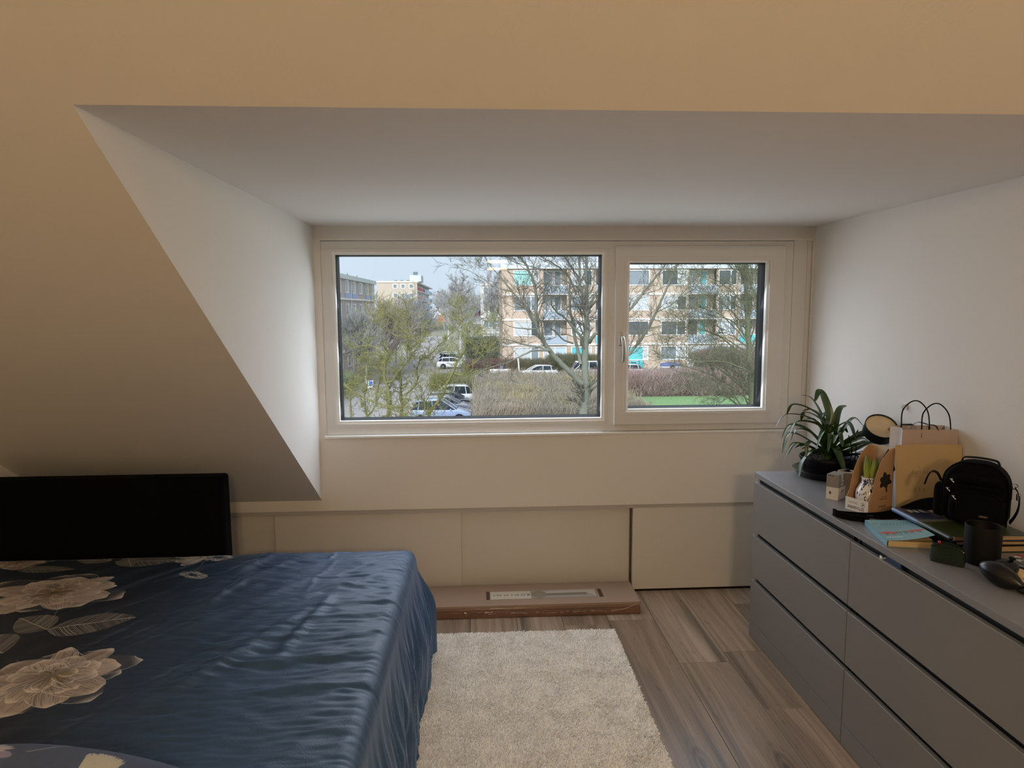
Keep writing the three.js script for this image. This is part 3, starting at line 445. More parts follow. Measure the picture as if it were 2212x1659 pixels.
// ---------- what stands on the dresser ----------
const Y = DT + 0.0005;
{ // bromeliad in a low ribbed pot on a saucer
  const t = thing('potted_plant', 'strappy green leaved plant in a black ribbed pot on a black saucer', 'plant', [1.553, Y, 0.62]);
  part(t, 'saucer', lathe([[0, 0], [0.118, 0], [0.128, 0.004], [0.146, 0.03], [0.149, 0.031], [0.147, 0.033], [0.142, 0.031], [0.125, 0.007], [0, 0.005]], 56), mat('#0b0c0e', 0.3));
  const potShape = lathe([[0, 0.0065], [0.095, 0.0065], [0.1, 0.009], [0.118, 0.076], [0.122, 0.079], [0.122, 0.088], [0.118, 0.089], [0.114, 0.08], [0.11, 0.06], [0, 0.06]], 144);
  { const p = potShape.attributes.position; for (let i = 0; i < p.count; i++) { const y = p.getY(i), r = Math.hypot(p.getX(i), p.getZ(i)); if (r > 0.09 && y > 0.008 && y < 0.075) { const a = Math.atan2(p.getZ(i), p.getX(i)), k = 1 + 0.012 * Math.sin(a * 48); p.setX(i, p.getX(i) * k); p.setZ(i, p.getZ(i) * k); } } potShape.computeVertexNormals(); }
  part(t, 'pot', potShape, phys('#08080a', 0.5, { specularIntensity: 0.5 }));
  const soil = new THREE.IcosahedronGeometry(0.004, 0); seed(12);
  part(t, 'soil', grid(30, 30, (u, v) => { const a = u * 2 * Math.PI, r = v * 0.113; return [Math.cos(a) * r, 0.071 + 0.005 * noise(Math.cos(a) * r * 120, Math.sin(a) * r * 120) + 0.006 * (1 - v), -Math.sin(a) * r]; }), mat('#16110c', 0.95));
  const chips = new THREE.InstancedMesh(soil, mat('#3a3129', 0.9), 320), o = new THREE.Object3D();
  for (let k = 0; k < 320; k++) { const a = rr(0, 6.28), r = 0.108 * Math.sqrt(rnd()); o.position.set(Math.cos(a) * r, 0.075 + rr(0, 0.005), Math.sin(a) * r); o.rotation.set(rr(0, 6), rr(0, 6), rr(0, 6)); o.scale.set(rr(0.4, 1.6), rr(0.3, 0.8), rr(0.4, 1)); o.updateMatrix(); chips.setMatrixAt(k, o.matrix); chips.setColorAt(k, new THREE.Color().setScalar(rr(0.3, rnd() < 0.1 ? 3 : 1.1))); }
  chips.name = 'bark_chips'; stuff(shadows(chips)); t.add(chips);
  const leafTex = canvasTex(64, 512, (g, w, h) => { g.fillStyle = '#2f4a22'; g.fillRect(0, 0, w, h); seed(8); for (let k = 0; k < 60; k++) { g.fillStyle = `rgba(${rr(20, 110) | 0},${rr(60, 130) | 0},${rr(20, 50) | 0},0.3)`; g.fillRect(rr(0, w), 0, rr(0.5, 2.5), h); } const gr = g.createLinearGradient(0, h, 0, 0); gr.addColorStop(0, 'rgba(120,150,60,0.85)'); gr.addColorStop(0.35, 'rgba(60,90,35,0)'); g.fillStyle = gr; g.fillRect(0, 0, w, h); });
  const green = phys('#ffffff', 0.32, { map: leafTex, clearcoat: 0.3, clearcoatRoughness: 0.3 });
  function leaf(pts, wid, roll = 0) { // a channelled strap leaf along a curve, tapering to a point
    const c = curve(pts, 30), P = [], U = [], I = [], n = 5;
    for (let k = 0; k <= 30; k++) {
      const s = k / 30, tg = c[Math.min(30, k + 1)].clone().sub(c[Math.max(0, k - 1)]).normalize(), w = V(tg.z, 0, -tg.x); if (w.length() < 0.1) w.set(1, 0, 0); w.normalize().applyAxisAngle(tg, roll * s);
      const m = tg.clone().cross(w).normalize(); if (m.y < 0) m.negate();
      const h = wid * (0.62 + 0.38 * sstep(s, 0, 0.35)) * Math.sqrt(Math.max(0, 1 - Math.pow(s, 3.2))) * (1 - 0.35 * s) + 0.0003;
      for (let j = 0; j < n; j++) { const q = (j / (n - 1)) * 2 - 1, p = c[k].clone().addScaledVector(w, q * h).addScaledVector(m, q * q * h * (0.55 - 0.4 * s)); P.push(p.x, p.y, p.z); U.push(j / (n - 1), s); }
    }
    for (let k = 0; k < 30; k++) for (let j = 0; j < n - 1; j++) { const a = k * n + j; I.push(a, a + 1, a + n, a + 1, a + n + 1, a + n); }
    const P2 = [], count = P.length / 3, g = new THREE.BufferGeometry();
    g.setAttribute('position', new THREE.Float32BufferAttribute(P, 3)); g.setAttribute('uv', new THREE.Float32BufferAttribute(U, 2)); g.setIndex(I); g.computeVertexNormals();
    const N = g.attributes.normal.array, idx = I.slice(); // a second skin under it gives the leaf a thickness
    for (let i = 0; i < count; i++) P2.push(P[3 * i] - N[3 * i] * 0.0009, P[3 * i + 1] - N[3 * i + 1] * 0.0009, P[3 * i + 2] - N[3 * i + 2] * 0.0009);
    for (let i = 0; i < I.length; i += 3) idx.push(I[i] + count, I[i + 2] + count, I[i + 1] + count);
    const b = new THREE.BufferGeometry(); b.setAttribute('position', new THREE.Float32BufferAttribute(P.concat(P2), 3)); b.setAttribute('uv', new THREE.Float32BufferAttribute(U.concat(U), 2)); b.setIndex(idx); b.computeVertexNormals(); return b;
  }
  seed(31); // each leaf: direction as seen in the photograph (right, up) and depth towards the window or the camera
  const LEAVES = [
    [[-0.06, 0.24, 0.02], [-0.19, 0.265, 0.02], [-0.235, 0.205, 0.03], 0.013], [[-0.05, 0.26, -0.03], [-0.16, 0.305, -0.03], [-0.19, 0.255, -0.04], 0.013],
    [[-0.04, 0.26, -0.06], [-0.09, 0.335, -0.09], [-0.13, 0.34, -0.12], 0.011], [[-0.01, 0.28, -0.02], [-0.05, 0.37, -0.05], [-0.07, 0.325, -0.02], 0.016],
    [[-0.09, 0.16, 0.05], [-0.17, 0.19, 0.07], [-0.2, 0.10, 0.09], 0.012], [[-0.08, 0.13, 0.06], [-0.15, 0.15, 0.09], [-0.19, 0.085, 0.11], 0.01],
    [[-0.10, 0.20, 0.0], [-0.17, 0.215, 0.0], [-0.205, 0.155, 0.01], 0.011], [[-0.05, 0.13, 0.08], [-0.11, 0.08, 0.13], [-0.125, 0.014, 0.16], 0.018],
    [[0.02, 0.14, 0.08], [0.045, 0.09, 0.13], [0.065, 0.03, 0.15], 0.014], [[0.03, 0.22, 0.02], [0.07, 0.245, 0.04], [0.105, 0.17, 0.06], 0.016],
    [[0.09, 0.17, 0.03], [0.14, 0.21, 0.05], [0.155, 0.26, 0.05], 0.015], [[0.07, 0.15, 0.0], [0.15, 0.2, -0.03], [0.215, 0.215, -0.06], 0.019],
    [[0.05, 0.19, -0.03], [0.10, 0.255, -0.05], [0.14, 0.22, -0.05], 0.014], [[0.07, 0.14, 0.06], [0.13, 0.17, 0.1], [0.17, 0.19, 0.12], 0.022],
    [[0.10, 0.12, 0.02], [0.17, 0.16, 0.02], [0.215, 0.15, 0.02], 0.014], [[0.10, 0.10, -0.02], [0.18, 0.12, -0.03], [0.235, 0.06, -0.03], 0.008],
    [[0.10, 0.11, 0.04], [0.155, 0.1, 0.06], [0.19, 0.02, 0.06], 0.009], [[0.07, 0.13, -0.05], [0.15, 0.16, -0.08], [0.2, 0.06, -0.08], 0.01],
    [[-0.03, 0.16, 0.03], [-0.03, 0.21, 0.07], [-0.06, 0.13, 0.11], 0.016], [[-0.06, 0.12, 0.04], [-0.11, 0.145, 0.08], [-0.145, 0.13, 0.1], 0.016],
    [[0.02, 0.22, -0.05], [0.04, 0.29, -0.09], [0.07, 0.30, -0.13], 0.014], [[-0.02, 0.2, -0.08], [-0.07, 0.27, -0.14], [-0.12, 0.26, -0.18], 0.014], [[0.0, 0.15, 0.06], [0.02, 0.2, 0.1], [0.01, 0.17, 0.14], 0.014],
  ];
  // "right" in the photograph is along (0.82, 0, 0.57) at this place, "towards the camera" along (-0.42, 0, 0.9)
  const f3 = ([r, y, d]) => [r * 0.86 - d * 0.42, y, r * 0.42 + d * 0.86];
  const grow = (a, b, c, w) => part(t, 'leaf', leaf([f3([a[0] * 0.08, 0.068, a[2] * 0.08]), f3([a[0] * 0.3, 0.068 + (a[1] - 0.068) * 0.42, a[2] * 0.3]), f3(a), f3(b), f3(c)], w, rr(-0.6, 0.6)), green);
  for (const [a, b, c, w] of LEAVES) { grow(a, b, c, w * 1.5); }
  LEAVES.forEach(([a, b, c, w], k) => { const q = rr(0.6, 0.9), tw = (p, s) => { const an = (k % 2 ? 0.35 : -0.35) * s, r = p[0] * Math.cos(an) - p[2] * Math.sin(an), d = p[0] * Math.sin(an) + p[2] * Math.cos(an); return [r * q, 0.075 + (p[1] - 0.075) * q * 1.05, d * q]; }; if (k !== 7 && k !== 8) grow(tw(a, 1), tw(b, 1.1), tw(c, 1.2), w * 1.45); });
  const m = new Mesher(); m.tube(curve([f3([0.085, 0.07, 0.03]), f3([0.09, 0.13, 0.03]), f3([0.075, 0.19, 0.02])], 8), 0.0022, 6); part(t, 'support_stick', m.geo(), blackMatte); const m2 = new Mesher(); m2.tube(curve([f3([0.105, 0.07, 0.02]), f3([0.107, 0.12, 0.02]), f3([0.11, 0.15, 0.0])], 8), 0.0022, 6); part(t, 'support_stick', m2.geo(), blackMatte);
}
{ // black spot lamp: a short tin head tipped up towards the camera, on an arm from a stand behind the paper bag
  const t = thing('desk_lamp', 'black metal spot lamp with a cream lined round head tipped up behind the paper bag', 'lamp', [1.69, Y, 0.872]);
  part(t, 'base', lathe([[0, 0], [0.045, 0], [0.048, 0.003], [0.046, 0.014], [0.006, 0.017], [0, 0.017]], 36), blackMatte, [0.0, 0, 0]);
  part(t, 'pole', tube([[0, 0.016, 0], [0, 0.185, 0]], 0.006, 10), blackMatte);
  const h = new THREE.Group(); h.name = 'lamp_head'; t.add(h); h.position.set(-0.017, 0.253, -0.072); h.scale.setScalar(0.86);
  { const dir = V(-0.12, 0.72, 0.62).normalize(); h.quaternion.setFromUnitVectors(V(0, 1, 0), dir); }
  part(h, 'shade', lathe([[0, -0.06], [0.068, -0.06], [0.0715, -0.056], [0.0735, 0.0], [0.0725, 0.0015], [0.07, 0.0], [0.0675, -0.05], [0, -0.052]], 56), mat('#0c0d0f', 0.42));
  part(h, 'reflector', lathe([[0, -0.0125], [0.067, -0.0085], [0.0695, -0.005], [0.0695, -0.012], [0, -0.016]], 48), mat('#d9c39c', 0.6));
  part(h, 'lamp_socket', lathe([[0, 0.012], [0.008, 0.01], [0.011, -0.01], [0, -0.012]], 18), mat('#c0a064', 0.3, { metalness: 0.8 }), [0.035, 0, 0.022]);
  part(h, 'small_print', box(0.03, 0.0006, 0.005, -0.008, -0.0108, -0.04), mat('#57503f', 0.7));
  part(t, 'arm', tube(curve([[0.0, 0.18, 0], [0.012, 0.2, -0.05], [0.006, 0.205, -0.085], [-0.012, 0.215, -0.10]], 12), 0.008, 10), blackMatte);
  part(t, 'joint', merge(box(0.05, 0.02, 0.022, 0.052, 0.262, 0.0, 0.004)), blackMatte);
}
{ // small cream roll behind the grey box, and the little grey and white carton
  const t = thing('tape_roll', 'small beige roll with a black core standing behind the little grey carton', 'roll', [1.478, Y, 0.902]);
  part(t, 'roll', lathe([[0.012, 0], [0.034, 0], [0.035, 0.002], [0.035, 0.088], [0.034, 0.09], [0.012, 0.09], [0.012, 0]], 40), mat('#a58d72', 0.7));
  part(t, 'core', lathe([[0, 0.001], [0.0117, 0.001], [0.0117, 0.094], [0.006, 0.1], [0, 0.1]], 20), blackPlastic);
  const b = thing('small_carton', 'small grey and white printed carton beside the saucer', 'carton', [1.398, Y, 0.9665], -0.88);
  const w = 0.046, d = 0.066, h = 0.098;
  const face = (side) => canvasTex(256, 420, (g, W, H) => {
    g.fillStyle = '#d9d2c8'; g.fillRect(0, 0, W, H); g.fillStyle = '#8a857f'; g.fillRect(0, 0, W, H * 0.5);
    if (side) { g.save(); g.fillStyle = '#e8e4de'; g.font = 'bold 110px sans-serif'; g.translate(W * 0.32, H * 0.02); g.rotate(Math.PI / 2 * 0.86); g.fillText('mfy.', -10, 0); g.restore(); g.fillStyle = '#3b3b40'; g.font = 'bold 54px sans-serif'; g.fillText('mfy', W * 0.42, H * 0.72); }
    else { g.fillStyle = '#2a2a2e'; g.beginPath(); g.arc(W * 0.33, H * 0.73, 26, 0, 7); g.fill(); g.fillStyle = '#d9d2c8'; g.font = 'bold 28px sans-serif'; g.fillText('io', W * 0.27, H * 0.755); g.fillStyle = '#1d1b19'; g.fillRect(W * 0.1, H * 0.03, W * 0.5, 9); }
  });
  const lid = mat('#8a857f', 0.7), A = mat('#ffffff', 0.65, { map: face(false) }), B = mat('#ffffff', 0.65, { map: face(true) });
  const gb = new THREE.BoxGeometry(w, h, d); gb.translate(0, h / 2, 0); part(b, 'carton_body', gb, [B, B, lid, lid, A, A]);
  part(b, 'tuck_flap', box(w - 0.004, 0.0012, d - 0.004, 0, h + 0.0004, 0), lid);
}
{ // kraft carton with a delft bulb vase
  const t = thing('display_carton', 'kraft carton with curved open sides and a white front lip lettered AMARYLLIS', 'carton', [1.441, Y, 1.119], -1.17);
  const w = 0.092, d = 0.13, H = 0.232, th = 0.0022; // local: front lip at +z, sides at +-x
  const tex = canvasTex(512, 1024, (g, W, Hh) => {
    g.fillStyle = '#b58f6c'; g.fillRect(0, 0, W, Hh); seed(2); for (let k = 0; k < 4000; k++) { g.fillStyle = `rgba(${rr(90, 200) | 0},${rr(70, 160) | 0},${rr(50, 120) | 0},0.12)`; g.fillRect(rr(0, W), rr(0, Hh), 2, rr(2, 9)); }
    g.save(); g.translate(W * 0.66, Hh * 0.50); g.fillStyle = '#17110d';
    for (let k = 0; k < 6; k++) { g.save(); g.rotate((k / 6) * 2 * Math.PI - 0.2); g.beginPath(); g.moveTo(0, 0); g.bezierCurveTo(-70, -50, -46, -120, 0, -150 + (k % 2) * 26); g.bezierCurveTo(46, -120, 70, -50, 0, 0); g.fill(); g.restore(); }
    g.beginPath(); g.moveTo(-10, 40); g.lineTo(30, 205); g.lineTo(52, 190); g.lineTo(36, 60); g.fill(); g.strokeStyle = '#5b4634'; g.lineWidth = 3; for (let k = 0; k < 6; k++) { const a = (k / 6) * 2 * Math.PI - 1.77; g.beginPath(); g.moveTo(0, 0); g.lineTo(Math.cos(a) * 110, Math.sin(a) * 110); g.stroke(); } g.restore();
    g.fillStyle = '#2d2119'; g.font = '26px sans-serif'; g.textAlign = 'center'; g.fillText('CARE FREE', W * 0.62, Hh * 0.765); g.font = 'bold 30px sans-serif'; g.fillText('AMARYLLIS', W * 0.62, Hh * 0.80); g.fillRect(W * 0.42, Hh * 0.90, W * 0.3, 12);
  });
  const kraft = mat('#b58f6c', 0.75), printed = mat('#ffffff', 0.75, { map: tex });
  const side = [[0, 0], [d, 0], [d, 0.045]]; for (let k = 1; k <= 10; k++) { const a = (k / 10) * Math.PI / 2; side.push([d - 0.016 - 0.112 * (1 - Math.cos(a)) ** 0.9, 0.045 + 0.187 * Math.sin(a)]); } side.push([0.0, H]);
  for (const s of [-1, 1]) {
    const g = poly(side, th); const p = g.attributes.position, u = g.attributes.uv; for (let i = 0; i < p.count; i++) u.setXY(i, s > 0 ? 1 - p.getX(i) / d : p.getX(i) / d, p.getY(i) / H);
    g.rotateY(-Math.PI / 2); g.translate(s * (w / 2) + (s > 0 ? 0 : th), 0, -d / 2); part(t, 'side', g, s > 0 ? printed : kraft);
  }
  part(t, 'back', box(w - 2 * th, H, th, 0, H / 2, -d / 2 + th / 2), mat('#cdbfae', 0.75)); part(t, 'bottom', box(w - 2 * th, th, d, 0, th / 2, 0), kraft);
  part(t, 'fold_flap', box(0.028, 0.17, th, -0.034, 0.145, -d / 2 + 0.012), kraft, null, [0, 0.0, 0]);
  { const g = poly([[-0.03, 0.0], [0.02, -0.01], [0.05, 0.02], [0.03, 0.06], [0.0, 0.1], [-0.03, 0.06]], 0.0006); g.scale(0.62, 0.9, 1); part(t, 'printed_flower', g, mat('#1c1713', 0.8), [0.022, 0.135, -d / 2 + th + 0.0004]); }
  const lip = canvasTex(512, 220, (g, W, Hh) => { g.fillStyle = '#e4dfd8'; g.fillRect(0, 0, W, Hh); g.fillStyle = '#4a4542'; g.font = '46px sans-serif'; g.fillText('CARE FREE', 66, 92); g.fillStyle = '#2b2725'; g.font = 'bold 70px sans-serif'; g.fillText('AMARYLLIS', 52, 182); g.lineWidth = 6; g.strokeStyle = '#2b2725'; g.beginPath(); g.arc(400, 78, 40, 0, 7); g.stroke(); g.beginPath(); g.ellipse(400, 78, 24, 11, -0.8, 0, 7); g.fill(); });
  const lg = new THREE.BoxGeometry(w, 0.047, th); lg.translate(0, 0.0235, d / 2 + th / 2); const wh = mat('#e4dfd8', 0.7); part(t, 'front_lip', lg, [wh, wh, wh, wh, mat('#ffffff', 0.65, { map: lip }), wh]);
  const v = thing('bulb_vase', 'round blue and white porcelain vase standing in the kraft carton', 'vase', [1.4335, Y + 0.0028, 1.1225]);
  const delft = canvasTex(1024, 512, (g, W, Hh) => {
    g.fillStyle = '#e7e4e2'; g.fillRect(0, 0, W, Hh); seed(44); g.fillStyle = '#1f2a55';
    for (let k = 0; k < 15; k++) { const x = rr(0, W), y = rr(Hh * 0.3, Hh * 0.95); g.save(); g.translate(x, y); g.rotate(rr(0, 6)); for (let j = 0; j < 6; j++) { g.rotate(1.05); g.beginPath(); g.ellipse(rr(26, 38), 0, rr(18, 30), rr(9, 16), 0, 0, 7); g.fillStyle = rnd() < 0.3 ? '#4b5a94' : '#1d2750'; g.fill(); } g.restore(); }
    for (let k = 0; k < 210; k++) { g.save(); g.translate(rr(0, W), rr(Hh * 0.28, Hh)); g.rotate(rr(0, 6)); g.beginPath(); g.ellipse(0, 0, rr(5, 20), rr(3, 8), 0, 0, 7); g.fillStyle = ['#1a2247', '#26305c', '#5b6ba6'][k % 3]; g.fill(); g.restore(); }
  });
  part(v, 'vase_body', lathe([[0, 0], [0.026, 0], [0.028, 0.003], [0.038, 0.02], [0.0425, 0.046], [0.0405, 0.068], [0.031, 0.088], [0.0235, 0.1], [0.0225, 0.112], [0.0255, 0.12], [0.0235, 0.121], [0.02, 0.112], [0, 0.108]], 56), phys('#ffffff', 0.16, { map: delft, clearcoat: 0.6, clearcoatRoughness: 0.08 }));
  const shoot = canvasTex(32, 256, (g, W, Hh) => { const q = g.createLinearGradient(0, Hh, 0, 0); q.addColorStop(0, '#a5b04c'); q.addColorStop(0.5, '#7f9639'); q.addColorStop(1, '#4e6a2b'); g.fillStyle = q; g.fillRect(0, 0, W, Hh); seed(6); for (let k = 0; k < 18; k++) { g.fillStyle = 'rgba(230,235,160,0.25)'; g.fillRect(rr(0, W), 0, 1, Hh); } });
  const sh = mat('#ffffff', 0.45, { map: shoot });
  for (const [x, z, h, r, lean, turn] of [[-0.008, 0.003, 0.095, 0.0135, 0.06, 0.3], [0.012, 0.004, 0.08, 0.0155, -0.12, 0.1], [0.004, -0.01, 0.074, 0.012, -0.04, -0.5]]) {
    const g = grid(16, 22, (a, q) => { const e = q * h, R = r * (0.55 + 0.6 * Math.sin(Math.min(1, q * 1.25) * 2.2)) * Math.sqrt(Math.max(0.0001, 1 - q ** 3)); return [Math.cos(a * 6.2832) * R, e, -Math.sin(a * 6.2832) * R * 0.55]; });
    part(v, 'shoot', g, sh, [x, 0.108, z], [0, turn, lean]);
  }
}
function letters(parent, text, size, material, at, rot, name = 'lettering') { // flat print on a very thin plate
  const w = Math.ceil(text.length * 64), tex = canvasTex(w, 96, (g, W, H) => { g.fillStyle = material[0]; g.fillRect(0, 0, W, H); g.fillStyle = material[1]; g.font = (material[2] || 'bold') + ' 72px sans-serif'; g.textAlign = 'center'; g.fillText(text, W / 2, 74, W - 8); });
  const g = new THREE.PlaneGeometry(size * w / 96, size); return part(parent, name, g, mat('#ffffff', material[3] ?? 0.7, { map: tex }), at, rot);
}
{ // rose-beige paper carrier bag with black cord handles, against the wall
  const t = thing('paper_bag', 'pale rose paper carrier bag with two black cord handles against the wall', 'bag', [1.648, Y, 1.098], -0.07);
  const w = 0.202, d = 0.082, h = 0.298, th = 0.0012, bagM = mat('#bda9a1', 0.72), inside = mat('#d9d3d0', 0.8), gus = mat('#cfc7c4', 0.75);
  // local x runs along the face, +z is the face turned to the camera
  part(t, 'front_face', grid(20, 16, (u, v) => [(u - 0.5) * w, v * h, d / 2 - 0.004 * Math.sin(v * 3.1) * Math.sin(u * 3.14)]), bagM);
  part(t, 'back_face', box(w, h + 0.003, th, 0, h / 2, -d / 2), bagM);
  for (const s of [-1, 1]) part(t, 'gusset', grid(8, 12, (u, v) => [s * (w / 2 - 0.020 * (1 - Math.abs(u * 2 - 1)) * (0.3 + 0.7 * v)), v * h, (u - 0.5) * d]), s < 0 ? gus : inside);
  part(t, 'bottom', box(w, th, d, 0, th, 0), bagM);
  part(t, 'rim_fold', box(w - 0.004, 0.035, 0.0008, 0, h - 0.018, d / 2 - 0.0022), inside);
  for (const [z, dx] of [[d / 2 - 0.003, 0.022], [-d / 2 + 0.004, -0.01]]) part(t, 'cord_handle', tube(curve([[-0.052 + dx, h - 0.03, z], [-0.052 + dx, h + 0.005, z], [-0.046 + dx, h + 0.06, z - 0.006], [-0.012 + dx, h + 0.092, z - 0.008], [0.012 + dx, h + 0.092, z - 0.008], [0.044 + dx, h + 0.058, z - 0.006], [0.052 + dx, h + 0.004, z], [0.052 + dx, h - 0.03, z]], 44), 0.0023, 8), blackMatte);
  part(t, 'ribbon_tie', ribbon(curve([[-0.07, h - 0.008, 0.026], [-0.055, h + 0.018, 0.03], [-0.02, h + 0.022, 0.01], [0.0, h + 0.016, 0.02], [0.024, h + 0.012, 0.03], [0.03, h - 0.006, 0.04]], 26), 0.007, 0.0012, V(0, 0.4, 1)), mat('#1a1018', 0.6));
}
{ // brown envelope leaning on the bag
  const t = thing('envelope', 'large brown paper envelope with pencilled writing leaning on the paper bag', 'envelope', [1.628, Y, 1.187], -0.07);
  const w = 0.238, h = 0.247, tex = canvasTex(1024, 960, (g, W, H) => {
    g.fillStyle = '#bfa57c'; g.fillRect(0, 0, W, H); seed(15); for (let k = 0; k < 9000; k++) { g.fillStyle = `rgba(${rr(120, 210) | 0},${rr(90, 170) | 0},${rr(50, 110) | 0},0.10)`; g.fillRect(rr(0, W), rr(0, H), rr(2, 10), 1.5); }
    g.fillStyle = 'rgba(70,55,38,0.5)'; g.font = '66px sans-serif'; g.save(); g.translate(W * 0.24, H * 0.42); g.rotate(0.03); g.fillRect(100, -112, 7, 26); g.fillRect(92, -104, 24, 5); [...'RRIANN'].forEach((c, i) => { g.save(); g.translate(i * 56, 6 * Math.sin(i * 2)); g.rotate(0.1 * Math.sin(i * 3)); g.fillText(c, 0, 0); g.restore(); }); g.restore();
    g.save(); g.translate(W * 0.27, H * 0.68); [...'FER'].forEach((c, i) => g.fillText(c, i * 62, 5 * Math.sin(i * 5))); g.restore();
  });
  const paper = mat('#bfa57c', 0.7), g = new THREE.BoxGeometry(w, h, 0.006, 12, 10, 1); g.translate(0, h / 2, 0);
  { const p = g.attributes.position; for (let i = 0; i < p.count; i++) { const x = p.getX(i) / w * 2, y = p.getY(i) / h * 2 - 1, e = Math.max(Math.abs(x), Math.abs(y)); p.setZ(i, p.getZ(i) * (1.0 - 0.75 * e ** 4) + 0.0015 * noise(x * 2, y * 2)); } g.computeVertexNormals(); }
  part(t, 'envelope_body', g, [paper, paper, paper, paper, mat('#ffffff', 0.7, { map: tex }), paper], null, [-0.135, 0, 0]);
  part(t, 'flap', poly([[-w / 2 + 0.004, h - 0.002], [w / 2 - 0.004, h - 0.002], [w / 2 - 0.012, h + 0.001], [-w / 2 + 0.09, h + 0.004]], 0.0008), paper, null, [-0.135, 0, 0]);
}
// ---------- the pile of books and the black shoulder bag ----------
const BK = { x: 0, z: 0 };
function book(name, label, [cx, y, cz], turn, [w, d, h], cover, spineM, pagesM, opt = {}) { // spine along -x, pages seen at +z and +x
  const t = thing(name, label, 'book', [cx, y, cz], turn), c = opt.cover || 0.0022;
  part(t, 'page_block', box(w - 0.008, h - 2 * c, d - 0.008, 0.0, h / 2, 0), pagesM);
  const topg = new THREE.BoxGeometry(w, c, d); part(t, 'front_cover', topg, [spineM, spineM, cover, spineM, spineM, spineM], [0, h - c / 2, 0]);
  part(t, 'back_cover', box(w, c, d, 0, c / 2, 0), spineM);
  part(t, 'spine', opt.round ? merge(tube([[-w / 2 + 0.001, h / 2, -d / 2], [-w / 2 + 0.001, h / 2, d / 2]], h / 2 - 0.0002, 14)) : box(0.0025, h - 2 * c, d, -w / 2 + 0.00125, h / 2, 0), spineM);
  return t;
}
const pages = mat('#b59a78', 0.85, { bumpMap: canvasTex(8, 256, (g, w, h) => { seed(1); for (let y = 0; y < h; y++) { const v = rr(90, 220) | 0; g.fillStyle = `rgb(${v},${v},${v})`; g.fillRect(0, y, w, 1); } }, false), bumpScale: 0.0008 }), pagesPale = mat('#c9b28c', 0.85);
{
  const dark = mat('#0d0f10', 0.35), at = [1.561, 0, 1.428], turn = -0.03, dims = [0.235, 0.31];
  book('book', 'thick dark covered book at the bottom of the stack under the shoulder bag', [at[0] + 0.004, Y, at[2] + 0.0], turn, [0.232, 0.30, 0.021], dark, dark, pages, { round: false });
  book('book', 'dark covered book in the middle of the stack under the shoulder bag', [at[0] + 0.006, Y + 0.0215, at[2] - 0.002], turn - 0.02, [0.228, 0.298, 0.014], dark, dark, pages);
  const cov = canvasTex(512, 700, (g, W, H) => {
    const sky = g.createLinearGradient(0, 0, 0, H); sky.addColorStop(0, '#141a2c'); sky.addColorStop(0.42, '#2b3550'); sky.addColorStop(0.5, '#6a6a66'); sky.addColorStop(0.56, '#2c331b'); sky.addColorStop(1, '#39421c'); g.fillStyle = sky; g.fillRect(0, 0, W, H);
    seed(66); for (let k = 0; k < 500; k++) { g.fillStyle = `rgba(${rr(20, 110) | 0},${rr(30, 110) | 0},${rr(10, 40) | 0},0.5)`; g.fillRect(rr(0, W), rr(H * 0.55, H), rr(4, 40), rr(2, 6)); } for (let k = 0; k < 40; k++) { g.fillStyle = `rgba(${rr(120, 190) | 0},${rr(110, 150) | 0},80,0.6)`; g.fillRect(rr(0, W), rr(H * 0.46, H * 0.54), rr(6, 24), rr(3, 14)); }
    g.fillStyle = '#c9c1b2'; g.font = 'bold 104px sans-serif'; g.save(); g.translate(40, 150); g.fillText('NETH', 0, 0); g.restore();
  });
  const spine = mat('#51689a', 0.3), t = book('book', 'large travel book with a green and blue landscape cover on top of the stack', [at[0] - 0.006, Y + 0.036, at[2] - 0.004], turn - 0.01, [0.244, 0.302, 0.0165], mat('#ffffff', 0.28, { map: cov }), mat('#3c4a5f', 0.3), pages, { round: true });
  t.children.find((c) => c.name === 'spine').material = mat('#ffffff', 0.3, { map: canvasTex(64, 512, (g, W, H) => { const q = g.createLinearGradient(0, 0, 0, H); q.addColorStop(0, '#7d94c4'); q.addColorStop(0.45, '#5f769f'); q.addColorStop(0.5, '#39443f'); q.addColorStop(1, '#27301f'); g.fillStyle = q; g.fillRect(0, 0, W, H); }) });
  { const s = t.children.find((c) => c.name === 'spine').geometry, p = s.attributes.position, u = s.attributes.uv; for (let i = 0; i < p.count; i++) u.setXY(i, 0.5, 0.5 - p.getZ(i) / 0.302); }
}
